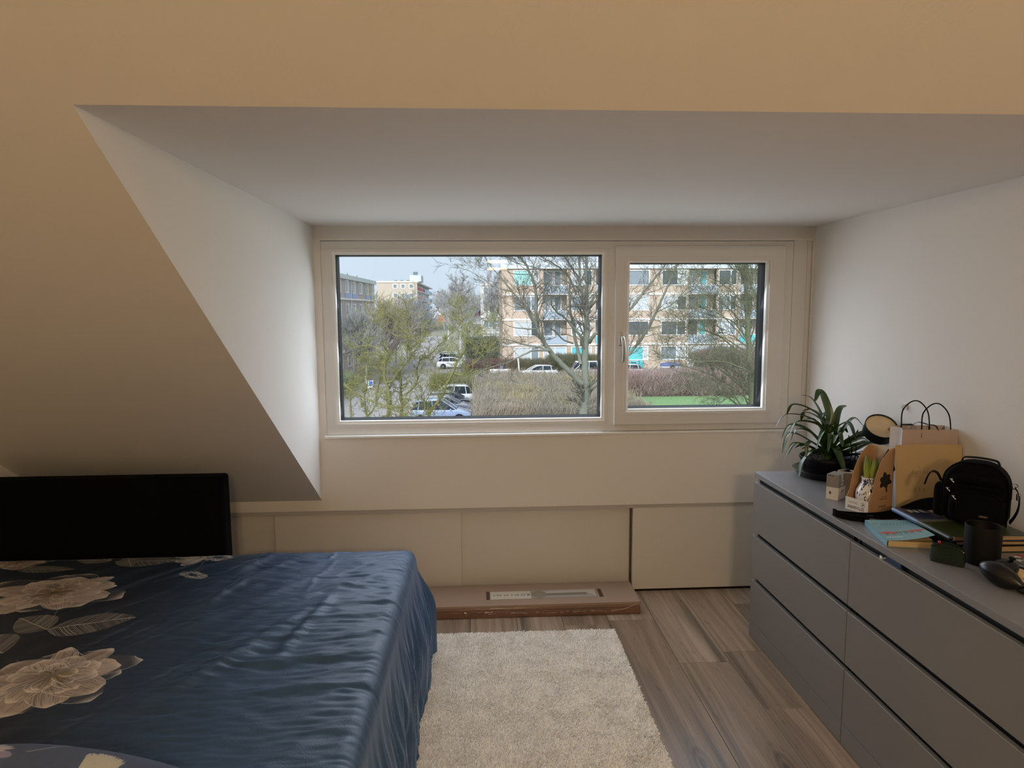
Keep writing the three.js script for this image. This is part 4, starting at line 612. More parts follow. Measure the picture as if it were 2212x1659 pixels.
{ // paperback with a light blue cover, slightly curled open
  const t = thing('book', 'light blue paperback with small red drawings on its curled cover near the dresser front', 'book', [1.362, Y, 1.418], -0.24);
  const w = 0.134, d = 0.212, h = 0.019;
  const cov = canvasTex(512, 780, (g, W, H) => {
    g.fillStyle = '#86b3bd'; g.fillRect(0, 0, W, H); const marks = (x, y, w, h, c) => { g.fillStyle = c; for (let q = x; q < x + w; ) { const l = rr(h * 0.35, h * 0.8); if (rnd() > 0.16) { g.fillRect(q, y + rr(0, h * 0.15), Math.max(2, h * 0.16), h * rr(0.7, 0.95)); g.fillRect(q, y + h * [0, 0.4, 0.8][Math.floor(rnd() * 3)], l * 0.8, Math.max(2, h * 0.15)); } q += l + h * 0.22; } }; // print too small to read
    seed(58); marks(W * 0.34, 66, W * 0.32, 22, '#4d6a72'); marks(W * 0.08, 120, W * 0.84, 44, '#33505a'); marks(W * 0.24, 182, W * 0.52, 44, '#33505a');
    marks(W * 0.36, 256, W * 0.56, 18, '#a07a62'); marks(W * 0.12, 312, W * 0.5, 22, '#47656d');
    const redShape = (x, y, s) => { g.save(); g.translate(x, y); g.scale(s, 1); g.fillStyle = '#d0625c'; g.beginPath(); g.ellipse(0, 0, 78, 38, 0, 0, 7); g.fill(); g.beginPath(); g.ellipse(-82, 14, 30, 22, 0.5, 0, 7); g.fill(); g.fillStyle = '#3a2a2a'; for (const q of [-50, -28, 26, 50]) g.fillRect(q, 26, 9, 62); g.restore(); };
    redShape(W * 0.22, 500, 1); redShape(W * 0.78, 490, -1); g.fillStyle = '#2d2624'; g.fillRect(W * 0.36, 474, W * 0.26, 12); for (const q of [0.38, 0.45, 0.55, 0.6]) g.fillRect(W * q, 480, 8, 90); g.fillStyle = '#d9c24f'; g.beginPath(); g.ellipse(W * 0.49, 462, 34, 12, 0, 0, 7); g.fill(); g.fillStyle = '#e6eef0'; g.fillRect(W * 0.06, 650, W * 0.36, 16);
  });
  const blue = mat('#7fb0c0', 0.45), curl = (x, z) => { const q = clamp((x / w + 0.5), 0, 1); return 0.022 * q * q * sstep(z / d + 0.5, -0.3, 1.2) + 0.004 * q; };
  part(t, 'page_block', box(w - 0.006, h - 0.0016, d - 0.004, 0.001, h / 2, 0, 0.001, 1), pagesPale);
  part(t, 'back_cover', box(w, 0.0007, d, 0, 0.0004, 0), blue); part(t, 'spine', box(0.0012, h, d, -w / 2 - 0.0006, h / 2 + 0.0001, 0), blue);
  const g = grid(24, 24, (u, v) => { const x = (u - 0.5) * w, z = (0.5 - v) * d; return [x, h + 0.0006 + curl(x, z), z]; }); part(t, 'front_cover', g, mat('#ffffff', 0.4, { map: cov }));
  part(t, 'loose_pages', grid(16, 16, (u, v) => { const x = (u - 0.5) * (w - 0.008), z = (0.5 - v) * (d - 0.006); return [x, h + 0.0001 + curl(x, z) * 0.35, z]; }), pagesPale);
}
{ // black nylon shoulder bag
  const t = thing('shoulder_bag', 'black nylon shoulder bag with zip pockets standing on the books', 'bag', [1.596, Y + 0.0545, 1.446], -0.80);
  const cloth = phys('#040405', 0.85, { specularIntensity: 0.3, bumpMap: rep(greyTex(64, (x, y) => ((Math.floor(x * 32) + Math.floor(y * 32)) % 2) * 0.6 + 0.2), 40, 40), bumpScale: 0.0003 }), web = phys('#050506', 0.8, { specularIntensity: 0.3 }), zip = phys('#050506', 0.8, { specularIntensity: 0.2 });
  const outline = (w, h, r, topR) => { const s = new THREE.Shape(), x = w / 2; s.moveTo(-x + r, 0); s.lineTo(x - r, 0); s.quadraticCurveTo(x, 0, x, r); s.lineTo(x, h - topR); s.bezierCurveTo(x, h - topR * 0.4, x - topR * 0.5, h, x - topR, h); s.lineTo(-x + topR, h); s.bezierCurveTo(-x + topR * 0.5, h, -x, h - topR * 0.4, -x, h - topR); s.lineTo(-x, r); s.quadraticCurveTo(-x, 0, -x + r, 0); return s; };
  const block = (w, h, d, r, tr, b) => new THREE.ExtrudeGeometry(outline(w - 2 * b, h - 2 * b, r, tr), { depth: d - 2 * b, bevelEnabled: true, bevelSize: b, bevelThickness: b, bevelSegments: 4, curveSegments: 10 }).translate(0, b, -(d - 2 * b) / 2);
  part(t, 'bag_body', boxUV(block(0.176, 0.198, 0.082, 0.02, 0.062, 0.014)), cloth);
  part(t, 'front_pocket', boxUV(block(0.15, 0.105, 0.032, 0.02, 0.03, 0.012)), cloth, [0.008, 0.004, 0.048]);
  part(t, 'upper_pocket', boxUV(block(0.146, 0.05, 0.016, 0.015, 0.03, 0.007)), cloth, [0.004, 0.114, 0.042]);
  part(t, 'side_pocket', boxUV(block(0.07, 0.11, 0.036, 0.015, 0.02, 0.012)), cloth, [-0.096, 0.004, 0.0], [0, Math.PI / 2, 0]);
  part(t, 'piping', tube(curve([[-0.086, 0.01, 0.042], [-0.088, 0.12, 0.042], [-0.078, 0.163, 0.042], [-0.045, 0.193, 0.042], [0, 0.197, 0.042], [0.045, 0.193, 0.042], [0.078, 0.163, 0.042], [0.088, 0.12, 0.042], [0.086, 0.01, 0.042]], 60), 0.0028, 6), zip);
  part(t, 'carry_handle', ribbon(curve([[-0.045, 0.194, 0], [-0.041, 0.204, 0], [-0.02, 0.208, 0], [0.03, 0.207, 0], [0.05, 0.202, 0], [0.056, 0.188, 0]], 30), 0.02, 0.003, V(0, 0, 1)), web);
  for (const [x, y, z] of [[-0.062, 0.139, 0.053], [-0.052, 0.088, 0.066], [-0.072, 0.108, 0.05]]) { const q = part(t, 'zip_pull', merge(tube(curve([[x, y, z], [x + 0.004, y - 0.004, z + 0.006], [x + 0.008, y - 0.008, z + 0.006]], 6), 0.0022, 6), box(0.009, 0.0055, 0.004, x, y, z, 0.0015)), chrome); stuff(q); }
  for (const [x, y, z] of [[-0.05, 0.133, 0.056], [-0.045, 0.08, 0.071]]) part(t, 'pull_cord', ribbon(curve([[x, y, z], [x + 0.003, y - 0.02, z + 0.003], [x - 0.002, y - 0.045, z + 0.001]], 10), 0.005, 0.0015, V(1, 0, 0)), web);
  part(t, 'zip', tube(curve([[-0.066, 0.132, 0.05], [-0.03, 0.142, 0.052], [0.045, 0.142, 0.052], [0.074, 0.13, 0.048]], 20), 0.0022, 6), zip); part(t, 'zip', tube(curve([[-0.064, 0.086, 0.064], [-0.02, 0.104, 0.062], [0.055, 0.104, 0.062], [0.078, 0.09, 0.06]], 20), 0.0022, 6), zip);
  letters(t, 'SPORT', 0.0085, ['#060607', '#b98a68', 'bold'], [0.03, 0.036, 0.0652], [0, 0, 0]);
  const ring = (x, y, z) => part(t, 'buckle', new THREE.TorusGeometry(0.0085, 0.0016, 8, 20), chrome, [x, y, z], [0, 0.6, 0]);
  part(t, 'strap_tab', box(0.004, 0.05, 0.022, 0.089, 0.112, 0, 0.001), web); ring(0.097, 0.132, 0.002);
  part(t, 'strap_end', ribbon(curve([[0.098, 0.13, 0], [0.108, 0.108, 0.002], [0.111, 0.085, 0.004], [0.109, 0.06, 0.004], [0.101, 0.035, 0.003], [0.09, 0.014, 0]], 24), 0.018, 0.0025, (k) => V(0.1 + k * 0.3, 0, 1)), web);
  part(t, 'strap_clip', merge(box(0.012, 0.022, 0.012, 0.108, 0.1, 0.002, 0.004)), chrome);
  part(t, 'strap_loop', ribbon(curve([[-0.098, 0.118, 0.0], [-0.112, 0.142, 0.0], [-0.125, 0.146, 0.002], [-0.137, 0.128, 0.004], [-0.144, 0.100, 0.006]], 24), 0.022, 0.0025, V(0, 0, 1)), web);
  // the long strap falls off the books and loops forward along the carton to the dresser's edge
  const inv = (x, y, z) => V(x, y, z).sub(t.position).applyAxisAngle(V(0, 1, 0), 0.8);
  part(t, 'strap', ribbon(curve([inv(1.542, 0.872, 1.385), inv(1.528, 0.866, 1.345), inv(1.51, 0.848, 1.306), inv(1.488, 0.826, 1.28), inv(1.458, 0.807, 1.26), inv(1.42, 0.797, 1.246), inv(1.38, 0.7945, 1.236), inv(1.33, 0.7945, 1.218), inv(1.29, 0.7935, 1.197), inv(1.272, 0.796, 1.192), inv(1.263, 0.798, 1.203), inv(1.272, 0.7965, 1.225), inv(1.30, 0.793, 1.247), inv(1.33, 0.793, 1.266), inv(1.348, 0.7915, 1.282)], 90), (k) => 0.042 - 0.017 * sstep(k, 0.25, 0.5), 0.003, (k) => V(0.15 * k, 1, lerp(0.25, 0.9, sstep(k, 0.25, 0.5)) * (k > 0.62 ? lerp(1, 0.3, sstep(k, 0.62, 0.75)) : 1))), web);
  part(t, 'strap_slider', box(0.02, 0.006, 0.034, 0, 0, 0, 0.002), blackPlastic, inv(1.375, 0.797, 1.236).toArray(), [0, 0.4, 0]);
}
{ // dark green pouch with a red bead
  const t = thing('pouch', 'small dark green glossy clasp pouch with a red bead in front of the mug', 'pouch', [1.362, Y, 1.650], -0.86); t.scale.set(0.84, 1.0, 0.95);
  const g = grid(48, 24, (u, v) => { const a = u * 2 * Math.PI, w = 0.053 * (1 - 0.14 * Math.abs(v - 0.35) ** 1.5), d = 0.018 * Math.sqrt(Math.max(0.004, 1 - (v * 1.9 - 0.9) ** 4 * 0.9)) * (1 - 0.55 * v), c = Math.cos(a), s = Math.sin(a), e = 0.45; return [Math.sign(c) * Math.abs(c) ** e * w, v * 0.05, -Math.sign(s) * Math.abs(s) ** e * d]; });
  const gm = phys('#0c2410', 0.28, { clearcoat: 0.1, bumpMap: rep(roller, 2, 2), bumpScale: 0.0015 }); part(t, 'pouch_body', g, gm);
  part(t, 'flap', merge(grid(24, 8, (u, v) => [(u - 0.5) * 0.094, 0.05 + 0.012 * Math.sin(u * 3.14) * (1 - v * 0.2) - 0.006 * v, -0.006 - 0.004 * v]), grid(24, 8, (u, v) => [(0.5 - u) * 0.094, 0.05 + 0.012 * Math.sin(u * 3.14) * v, -0.005])), gm);
  part(t, 'clasp_frame', tube(curve([[-0.05, 0.045, 0.004], [-0.03, 0.052, 0.006], [0.03, 0.05, 0.006], [0.05, 0.042, 0.004]], 20), 0.002, 8), mat('#10240f', 0.25));
  part(t, 'red_bead', new THREE.SphereGeometry(0.0055, 18, 12), phys('#a3122c', 0.25, { clearcoat: 0.5 }), [-0.026, 0.058, 0.002]);
  part(t, 'clasp', new THREE.SphereGeometry(0.003, 12, 8), mat('#b39b62', 0.25, { metalness: 1 }), [0.048, 0.043, 0.006]);
  const m = new Mesher(); for (let k = 0; k < 3; k++) m.tube(curve([[-0.03 + k * 0.02, 0.022, 0.0182], [-0.02 + k * 0.02, 0.017 + 0.006 * (k % 2), 0.0184], [-0.01 + k * 0.02, 0.023, 0.0182]], 6), 0.0005, 4); stuff(part(t, 'crease_shine', m.geo(), mat('#274a26', 0.3)));
}
{ // black straight-sided mug
  const t = thing('mug', 'tall straight sided matt black mug beside the books', 'mug', [1.4635, Y, 1.652]);
  part(t, 'mug_body', lathe([[0, 0], [0.039, 0], [0.044, 0.004], [0.046, 0.012], [0.0465, 0.112], [0.0455, 0.114], [0.044, 0.112], [0.043, 0.012], [0, 0.009]], 56), phys('#070708', 0.55, { specularIntensity: 0.5 }));
}
{ // black game pad lying on its side against the mug
  const t = thing('game_controller', 'black glossy game controller lying in front of the mug', 'controller', [1.386, Y, 1.812]);
  const bl = (pts, rad) => tube(curve(pts, 22), rad, 18);
  const gl = mat('#0d0e12', 0.28);
  const m = grid(56, 40, (u, v) => { // a body that swells into a grip at its near end
    const a = u * 2 * Math.PI, s = v * 2 - 1, ex = Math.sqrt(Math.max(0, 1 - s * s)), bow = 0.018 * s * s, rx = 0.027 * ex * (1 - 0.2 * s), ry = 0.031 * ex * (1 - 0.35 * s * s + 0.12 * s);
    return [Math.cos(a) * rx + s * 0.014 + bow * 0.5, 0.036 + Math.sin(a) * ry - 0.030 * s * 0.3 - 0.004, s * 0.058 - Math.cos(a) * 0.006]; });
  { const p = m.attributes.position; for (let i = 0; i < p.count; i++) p.setY(i, Math.max(0.0006, p.getY(i))); m.computeVertexNormals(); }
  part(t, 'grip', m, gl);
  part(t, 'controller_body', grid(40, 30, (u, v) => { const a = u * 2 * Math.PI, s = v * 2 - 1, e = Math.sqrt(Math.max(0, 1 - s * s)) ** 0.7; return [0.035 + s * 0.034, 0.04 + Math.sin(a) * 0.024 * e, -0.022 + Math.cos(a) * 0.022 * e]; }), gl);
  part(t, 'thumb_stick', lathe([[0, 0], [0.004, 0], [0.0045, 0.007], [0.008, 0.009], [0.0075, 0.011], [0, 0.0105]], 24), blackMatte, [0.045, 0.06, -0.014], [0.2, 0, 0]);
}
{ // bone-coloured crumpled tissue, card packet and a black clip at the frame's edge
  const t = solo('tissue', (() => { const g = new THREE.IcosahedronGeometry(0.03, 5), p = g.attributes.position; for (let i = 0; i < p.count; i++) { const x = p.getX(i), y = p.getY(i), z = p.getZ(i), k = 1 + 0.9 * fbm(x * 34, y * 34, z * 34, 3); p.setXYZ(i, x * k * 1.5, Math.max(0.0006, (y * k + 0.016) * 0.62), z * k * 1.0); } g.computeVertexNormals(); return g; })(), mat('#d8bd95', 0.85), 'crumpled cream tissue beside the black controller', 'tissue', [1.49, Y, 1.79], 0.6);
  const b = thing('card_packet', 'small flat printed packet with a red end behind the tissue', 'packet', [1.548, Y, 1.712], 0.5);
  const cov = canvasTex(256, 256, (g, W, H) => { g.fillStyle = '#3d4148'; g.fillRect(0, 0, W, H); seed(91); for (let k = 0; k < 60; k++) { g.fillStyle = ['#9aa39a', '#c9cbc4', '#5b6a5e', '#2a2d33'][k % 4]; g.beginPath(); g.ellipse(rr(0, W), rr(0, H), rr(6, 34), rr(5, 20), rr(0, 3), 0, 7); g.fill(); } g.fillStyle = '#a01c22'; g.fillRect(W * 0.86, 0, W * 0.14, H); });
  const dk = mat('#24262b', 0.4), cg = new THREE.BoxGeometry(0.1, 0.022, 0.08); cg.translate(0, 0.011, 0); part(b, 'packet_body', cg, [mat('#a01c22', 0.4), dk, mat('#ffffff', 0.35, { map: cov }), dk, dk, dk]); part(b, 'red_end', box(0.012, 0.0225, 0.0805, 0.0445, 0.0113, 0), mat('#a01c22', 0.4));
  solo('hair_clip', grid(30, 20, (u, v) => { const a = u * 2 * Math.PI, q = v * Math.PI; return [Math.sin(q) * Math.cos(a) * 0.034, Math.max(0.0006, 0.011 + Math.cos(q) * 0.014), -Math.sin(q) * Math.sin(a) * 0.024 * (1 + 0.15 * Math.sin(a * 8))]; }), mat('#0a0a0b', 0.5), 'round black fuzzy clip at the right edge beside the tissue', 'clip', [1.43, Y, 1.862], 0.4);
}
{ // white hook on the right wall
  const t = thing('wall_hook', 'small white plastic hook stuck on the right wall above the lamp', 'hook', [XR - 0.0005, 1.118, 0.83]);
  part(t, 'plate', box(0.005, 0.026, 0.018, -0.0027, 0, 0, 0.002), mat('#e8e6e2', 0.4)); part(t, 'hook', tube(curve([[-0.005, 0.006, 0], [-0.016, 0.004, 0.002], [-0.019, -0.006, 0.004], [-0.013, -0.014, 0.006]], 12), 0.004, 10), mat('#d9d6d0', 0.4));
}
// ---------- the street outside ----------
const BIG = [
  [[[4.11,-3.55,-22.0],[4.1,-2.59,-22.0],[4.12,-2.02,-22.0],[4.18,-1.51,-22.0]],0.191,0.156],
  [[[4.2,-1.51,-22.0],[3.81,-1.13,-21.88],[3.44,-0.76,-21.75],[3.02,-0.35,-21.62],[2.73,-0.01,-21.5],[2.49,0.34,-21.38],[2.26,0.81,-21.25],[2.2,1.24,-21.12],[2.17,2.22,-21.0],[1.97,2.78,-20.88],[1.72,3.2,-20.75],[1.59,3.37,-20.62],[1.42,3.73,-20.5]],0.113,0.022],
  [[[2.71,-0.0,-21.3],[2.09,0.0,-20.94],[1.63,-0.14,-20.58],[1.2,-0.32,-20.22],[0.26,-0.56,-19.86],[-0.43,-0.71,-19.5]],0.042,0.013],
  [[[2.68,0.02,-21.3],[1.9,0.18,-21.7],[1.43,0.29,-22.1],[0.81,0.4,-22.5]],0.042,0.01],
  [[[4.21,-1.46,-22.0],[4.15,-0.7,-22.06],[4.18,0.17,-22.12],[4.24,0.53,-22.18],[4.24,1.34,-22.24],[4.28,1.47,-22.3]],0.139,0.096],
  [[[4.28,1.44,-22.3],[4.21,1.92,-22.4],[4.02,2.31,-22.5],[4.01,2.66,-22.6],[4.02,3.5,-22.7],[4.04,4.09,-22.8]],0.079,0.035],
  [[[4.25,1.79,-22.3],[4.18,2.79,-22.07],[4.16,3.44,-21.83],[4.12,3.98,-21.6]],0.062,0.035],
  [[[4.33,1.47,-22.3],[4.38,1.66,-21.87],[4.6,1.95,-21.43],[4.88,2.4,-21.0]],0.062,0.026],
  [[[4.33,1.64,-22.3],[4.84,2.31,-22.9],[5.32,2.91,-23.5]],0.044,0.022],
  [[[4.02,2.2,-22.5],[3.93,2.34,-22.75],[3.44,2.63,-23.0],[2.97,2.82,-23.25],[2.71,2.99,-23.5],[2.2,3.19,-23.75],[1.68,3.34,-24.0]],0.044,0.013],
  [[[4.01,2.64,-22.6],[3.49,3.3,-22.27],[3.3,3.48,-21.93],[3.11,3.69,-21.6]],0.036,0.018],
  [[[3.88,2.05,-22.4],[3.46,2.79,-22.0],[2.96,3.11,-21.6],[2.48,3.32,-21.2],[2.08,3.55,-20.8]],0.035,0.012],
  [[[4.02,0.14,-22.1],[3.98,0.42,-21.85],[3.61,0.85,-21.6],[3.23,1.23,-21.35],[2.95,1.4,-21.1],[2.75,1.62,-20.85],[2.73,1.78,-20.6]],0.061,0.017],
  [[[3.98,-0.59,-22.0],[3.91,-0.14,-22.18],[3.83,0.29,-22.35],[3.77,0.66,-22.52],[3.77,0.9,-22.7],[3.69,1.55,-22.88],[3.68,2.06,-23.05],[3.73,2.59,-23.22],[3.65,2.91,-23.4]],0.07,0.026],
  [[[3.74,0.19,-22.3],[3.33,0.35,-22.1],[2.95,0.71,-21.9],[2.8,0.76,-21.7],[3.05,1.06,-21.5]],0.035,0.013],
  [[[4.33,0.22,-22.1],[4.38,0.43,-21.83],[4.63,0.69,-21.57],[5.64,1.45,-21.3],[6.37,2.42,-21.03],[6.82,3.06,-20.77],[7.09,3.68,-20.5]],0.079,0.017],
  [[[4.3,-1.56,-22.0],[4.66,-1.25,-21.73],[5.24,-0.46,-21.45],[5.63,-0.17,-21.18],[6.23,0.74,-20.9],[6.5,1.44,-20.62],[6.72,2.13,-20.35],[6.98,2.89,-20.07],[7.1,3.49,-19.8]],0.078,0.022],
  [[[6.23,0.74,-20.9],[6.72,0.92,-20.55],[7.14,1.01,-20.2]],0.025,0.008],
  [[[6.45,1.36,-20.6],[7.07,1.62,-20.9],[7.79,2.06,-21.2],[8.34,2.34,-21.5]],0.025,0.008],
  [[[2.21,1.24,-21.2],[1.89,1.5,-21.47],[1.49,1.56,-21.73],[0.95,1.81,-22.0]],0.029,0.008],
  [[[2.17,2.22,-21.0],[2.38,2.4,-20.7],[2.63,2.48,-20.4]],0.025,0.008],
  [[[2.24,0.76,-21.3],[1.73,0.81,-20.97],[1.32,0.87,-20.63],[0.86,1.07,-20.3]],0.03,0.008],
  [[[2.01,2.73,-20.8],[1.23,2.76,-20.5],[1.08,2.93,-20.2]],0.021,0.008],
  [[[1.38,2.14,-21.5],[0.94,2.67,-21.5],[0.51,3.18,-21.5],[0.32,3.51,-21.5]],0.03,0.012],
  [[[1.38,2.14,-21.5],[0.75,2.32,-21.67],[0.26,2.64,-21.83],[-0.28,2.97,-22.0]],0.026,0.009],
  [[[2.26,0.81,-21.2],[1.95,1.45,-21.35],[1.38,2.11,-21.5]],0.042,0.029],
];
const MOSS = [
  [[[-1.94,-1.66,-11.0],[-1.89,-0.82,-11.0],[-1.87,-0.61,-11.0],[-1.84,-0.45,-11.0],[-1.9,-0.07,-11.0],[-1.95,0.22,-11.0],[-1.93,0.36,-11.0],[-2.0,0.55,-11.0]],0.064,0.03],
  [[[-1.89,-0.04,-11.0],[-1.79,0.01,-10.93],[-1.67,0.15,-10.85],[-1.51,0.32,-10.78],[-1.42,0.5,-10.7],[-1.4,0.94,-10.62],[-1.39,1.22,-10.55],[-1.38,1.35,-10.47],[-1.38,1.69,-10.4]],0.03,0.012],
  [[[-1.42,0.48,-10.7],[-1.2,0.72,-10.45],[-1.01,0.98,-10.2]],0.019,0.007],
  [[[-1.4,0.77,-10.6],[-1.3,0.73,-10.8],[-1.16,0.83,-11.0]],0.014,0.006],
  [[[-1.4,0.93,-10.6],[-1.72,1.06,-10.53],[-1.97,1.23,-10.45],[-2.04,1.35,-10.38],[-2.14,1.52,-10.3]],0.019,0.007],
  [[[-1.39,1.01,-10.5],[-1.67,1.28,-10.73],[-1.9,1.47,-10.97],[-2.1,1.56,-11.2]],0.014,0.005],
  [[[-1.69,-1.8,-11.6],[-1.67,-0.91,-11.56],[-1.64,-0.57,-11.52],[-1.64,-0.12,-11.48],[-1.66,0.09,-11.44],[-1.56,0.39,-11.4]],0.057,0.021],
  [[[-1.58,-0.36,-11.5],[-1.37,-0.17,-11.4],[-1.26,0.01,-11.3],[-1.27,0.2,-11.2],[-1.19,0.41,-11.1],[-1.18,0.54,-11.0]],0.031,0.013],
  [[[-1.18,0.44,-11.0],[-1.0,0.53,-10.9],[-0.78,0.76,-10.8],[-0.59,0.93,-10.7],[-0.41,1.1,-10.6],[-0.21,1.34,-10.5]],0.022,0.006],
  [[[-1.08,0.57,-11.0],[-0.9,0.38,-10.85],[-0.73,0.24,-10.7]],0.012,0.005],
  [[[-1.04,-1.59,-10.6],[-0.99,-0.75,-10.55],[-0.9,-0.51,-10.49],[-0.76,-0.36,-10.44],[-0.65,-0.15,-10.38],[-0.57,0.06,-10.33],[-0.47,0.23,-10.27],[-0.35,0.47,-10.22],[-0.24,0.69,-10.16],[-0.16,1.02,-10.11],[-0.17,1.15,-10.05],[-0.08,1.48,-10.0]],0.043,0.012],
  [[[-0.47,0.23,-10.3],[-0.25,0.2,-10.2],[-0.07,0.3,-10.1],[-0.05,0.44,-10.0],[0.19,0.64,-9.9],[0.31,0.79,-9.8]],0.023,0.006],
  [[[-0.17,0.96,-10.1],[-0.13,0.84,-10.22],[-0.02,0.98,-10.35],[0.19,1.22,-10.47],[0.33,1.41,-10.6]],0.019,0.006],
  [[[-0.17,1.15,-10.1],[-0.32,1.31,-10.25],[-0.48,1.52,-10.4]],0.014,0.005],
  [[[-2.94,-1.91,-12.2],[-2.89,-0.99,-12.13],[-2.85,-0.48,-12.07],[-2.89,-0.17,-12.0]],0.032,0.013],
  [[[-2.52,-1.87,-12.0],[-2.48,-0.93,-11.95],[-2.52,-0.54,-11.9],[-2.45,-0.23,-11.85],[-2.4,0.15,-11.8]],0.037,0.013],
  [[[-2.48,-0.91,-12.0],[-2.28,-0.66,-11.87],[-2.18,-0.22,-11.73],[-2.11,0.05,-11.6]],0.032,0.011],
  [[[-2.89,0.36,-9.6],[-2.58,0.13,-9.65],[-2.38,-0.05,-9.7],[-2.14,-0.2,-9.75],[-1.79,-0.36,-9.8],[-1.35,-0.59,-9.85],[-1.03,-0.84,-9.9]],0.016,0.022],
  [[[-2.0,0.54,-11.0],[-2.27,0.62,-10.9],[-2.41,0.55,-10.8],[-2.36,0.36,-10.7],[-2.02,0.36,-10.6]],0.017,0.007],
  [[[-1.98,0.54,-11.0],[-2.18,0.73,-11.13],[-2.39,0.75,-11.27],[-2.55,0.69,-11.4]],0.02,0.006],
  [[[-1.98,0.19,-11.0],[-2.05,0.32,-10.9],[-2.0,0.4,-10.8]],0.015,0.007],
  [[[-1.12,-1.05,-10.4],[-1.11,-0.72,-10.35],[-1.02,-0.38,-10.3],[-1.04,-0.24,-10.25],[-1.14,-0.05,-10.2]],0.019,0.006],
  [[[-1.02,-0.35,-10.3],[-0.84,-0.08,-10.4],[-0.7,0.03,-10.5]],0.014,0.006],
  [[[-0.74,-0.34,-10.4],[-0.8,-0.12,-10.25],[-0.94,0.06,-10.1]],0.014,0.005],
  [[[-0.99,-0.75,-10.5],[-1.11,-0.42,-10.4],[-1.39,-0.58,-10.3],[-1.52,-0.66,-10.2]],0.014,0.01],
  [[[-1.58,-0.35,-11.4],[-1.76,-0.25,-11.3],[-1.83,-0.32,-11.2]],0.015,0.005],
];
const G = -6.2; // the street lies well below this top-floor room
{ // soft light of the brighter part of the overcast, high behind this house
  const s = new THREE.DirectionalLight(new THREE.Color(0.95, 0.97, 1.0), 4.4); s.name = 'bright_overcast'; s.position.set(-30, 70, 52); s.target.position.set(0, 0, -40); s.shadow.radius = 75;
  Object.assign(s.shadow.camera, { left: -60, right: 60, top: 60, bottom: -60, near: 1, far: 300 }); scene.add(s, s.target);
}
const flat = (pts, y0, y1) => { const g = poly(pts.map(([x, z]) => [x, -z]), y1 - y0); g.rotateX(-Math.PI / 2); g.translate(0, y0, 0); return boxUV(g); };
const mottled = (a, b, n = 9) => canvasTex(256, 256, (g, W, H) => { const A = C(a).convertLinearToSRGB(), B = C(b).convertLinearToSRGB(), im = g.createImageData(W, H); seed(17); for (let y = 0; y < H; y++) for (let x = 0; x < W; x++) { const k = clamp(0.5 + tileNoise(x / W, y / H, n) * 0.9 + tileNoise(x / W, y / H, n * 3, 2) * 0.6 + rr(-0.2, 0.2), 0, 1), o = (y * W + x) * 4; im.data[o] = 255 * lerp(A.r, B.r, k); im.data[o + 1] = 255 * lerp(A.g, B.g, k); im.data[o + 2] = 255 * lerp(A.b, B.b, k); im.data[o + 3] = 255; } g.putImageData(im, 0, 0); });
const mottle = (a, b, n, r = 0.2) => mat('#ffffff', 0.95, { map: rep(mottled(a, b, n), r, r) });
struct('ground', flat([[-160, -6], [160, -6], [160, -480], [-160, -480]], G - 0.6, G - 0.05), mottle('#7d8069', '#8f8a78', 7, 0.05));
struct('road', flat([[-11.5, -10], [-4.6, -10], [-4.9, -66], [40, -67.5], [40, -77], [-4.9, -76], [-9.2, -190], [-15.5, -190], [-12, -80]], G - 0.05, G), mottle('#928e90', '#a6a2a1', 8));
struct('parking_bay', flat([[-4.55, -30], [0.3, -30], [0.3, -65.9], [-4.85, -65.9]], G - 0.05, G + 0.012), mottle('#8f888b', '#9f9a9a', 9));
struct('parking_bay_far', flat([[-4.88, -77], [0.6, -77], [-0.4, -112], [-6.3, -112]], G - 0.05, G + 0.012), mottle('#97908f', '#a8a29f', 9)).name = 'parking_bay_001';
struct('lawn', flat([[9.85, -12], [60, -12], [60, -54.5], [9.85, -54.5]], G - 0.05, G + 0.04), mottle('#6a8d5c', '#86a672', 11));
struct('lawn_far', flat([[1.0, -84], [3.5, -84], [7, -160], [-2, -160]], G - 0.05, G + 0.03), mottle('#6f9c62', '#82ab70', 9)).name = 'lawn_001';
struct('pavement', flat([[10, -60.5], [60, -60.5], [60, -66], [10, -66]], G - 0.05, G + 0.03), mottle('#a9a877', '#8f9a68', 7)).name = 'lawn_002';
struct('path', flat([[3, -77.2], [60, -77.2], [60, -84], [3, -84]], G - 0.05, G + 0.05), mottle('#a3a898', '#93998a', 7));

// ----- buildings -----
const glassA = phys('#4f5a61', 0.06), glassB = phys('#87939a', 0.08), curtain = phys('#c3c9ca', 0.35), whiteFrame = mat('#f6f6f4', 0.5), teal = mat('#62c3c9', 0.6), paleBlue = mat('#bcd3e2', 0.6), slabM = mat('#e9e7e2', 0.8);
const balk = mat('#a9b7c4', 0.5), PANES = [glassA, glassB, curtain, glassB];
const openings = (list) => list.map((q) => rect(...q).reverse());
function windowAt(b, x0, x1, y0, y1, z, glass, bars = []) { // white frame, glass set back; bars are upright mullions
  const f = 0.1, xs = [x0, ...bars, x1], holes = []; for (let k = 0; k < xs.length - 1; k++) holes.push(rect(xs[k] + (k ? f / 2 : f), xs[k + 1] - (k < xs.length - 2 ? f / 2 : f), y0 + f, y1 - f).reverse());
  const w = part(b, 'window', poly(rect(x0, x1, y0, y1), 0.14, 0, holes).translate(0, 0, z - 0.08), whiteFrame);
  holes.forEach((h, k) => part(w, 'pane', span(h[0][0] < h[1][0] ? h[0][0] : h[1][0], Math.max(h[0][0], h[1][0]), y0 + f, y1 - f, z - 0.05, z - 0.02), Array.isArray(glass) ? glass[k % glass.length] : glass));
  return w;
}
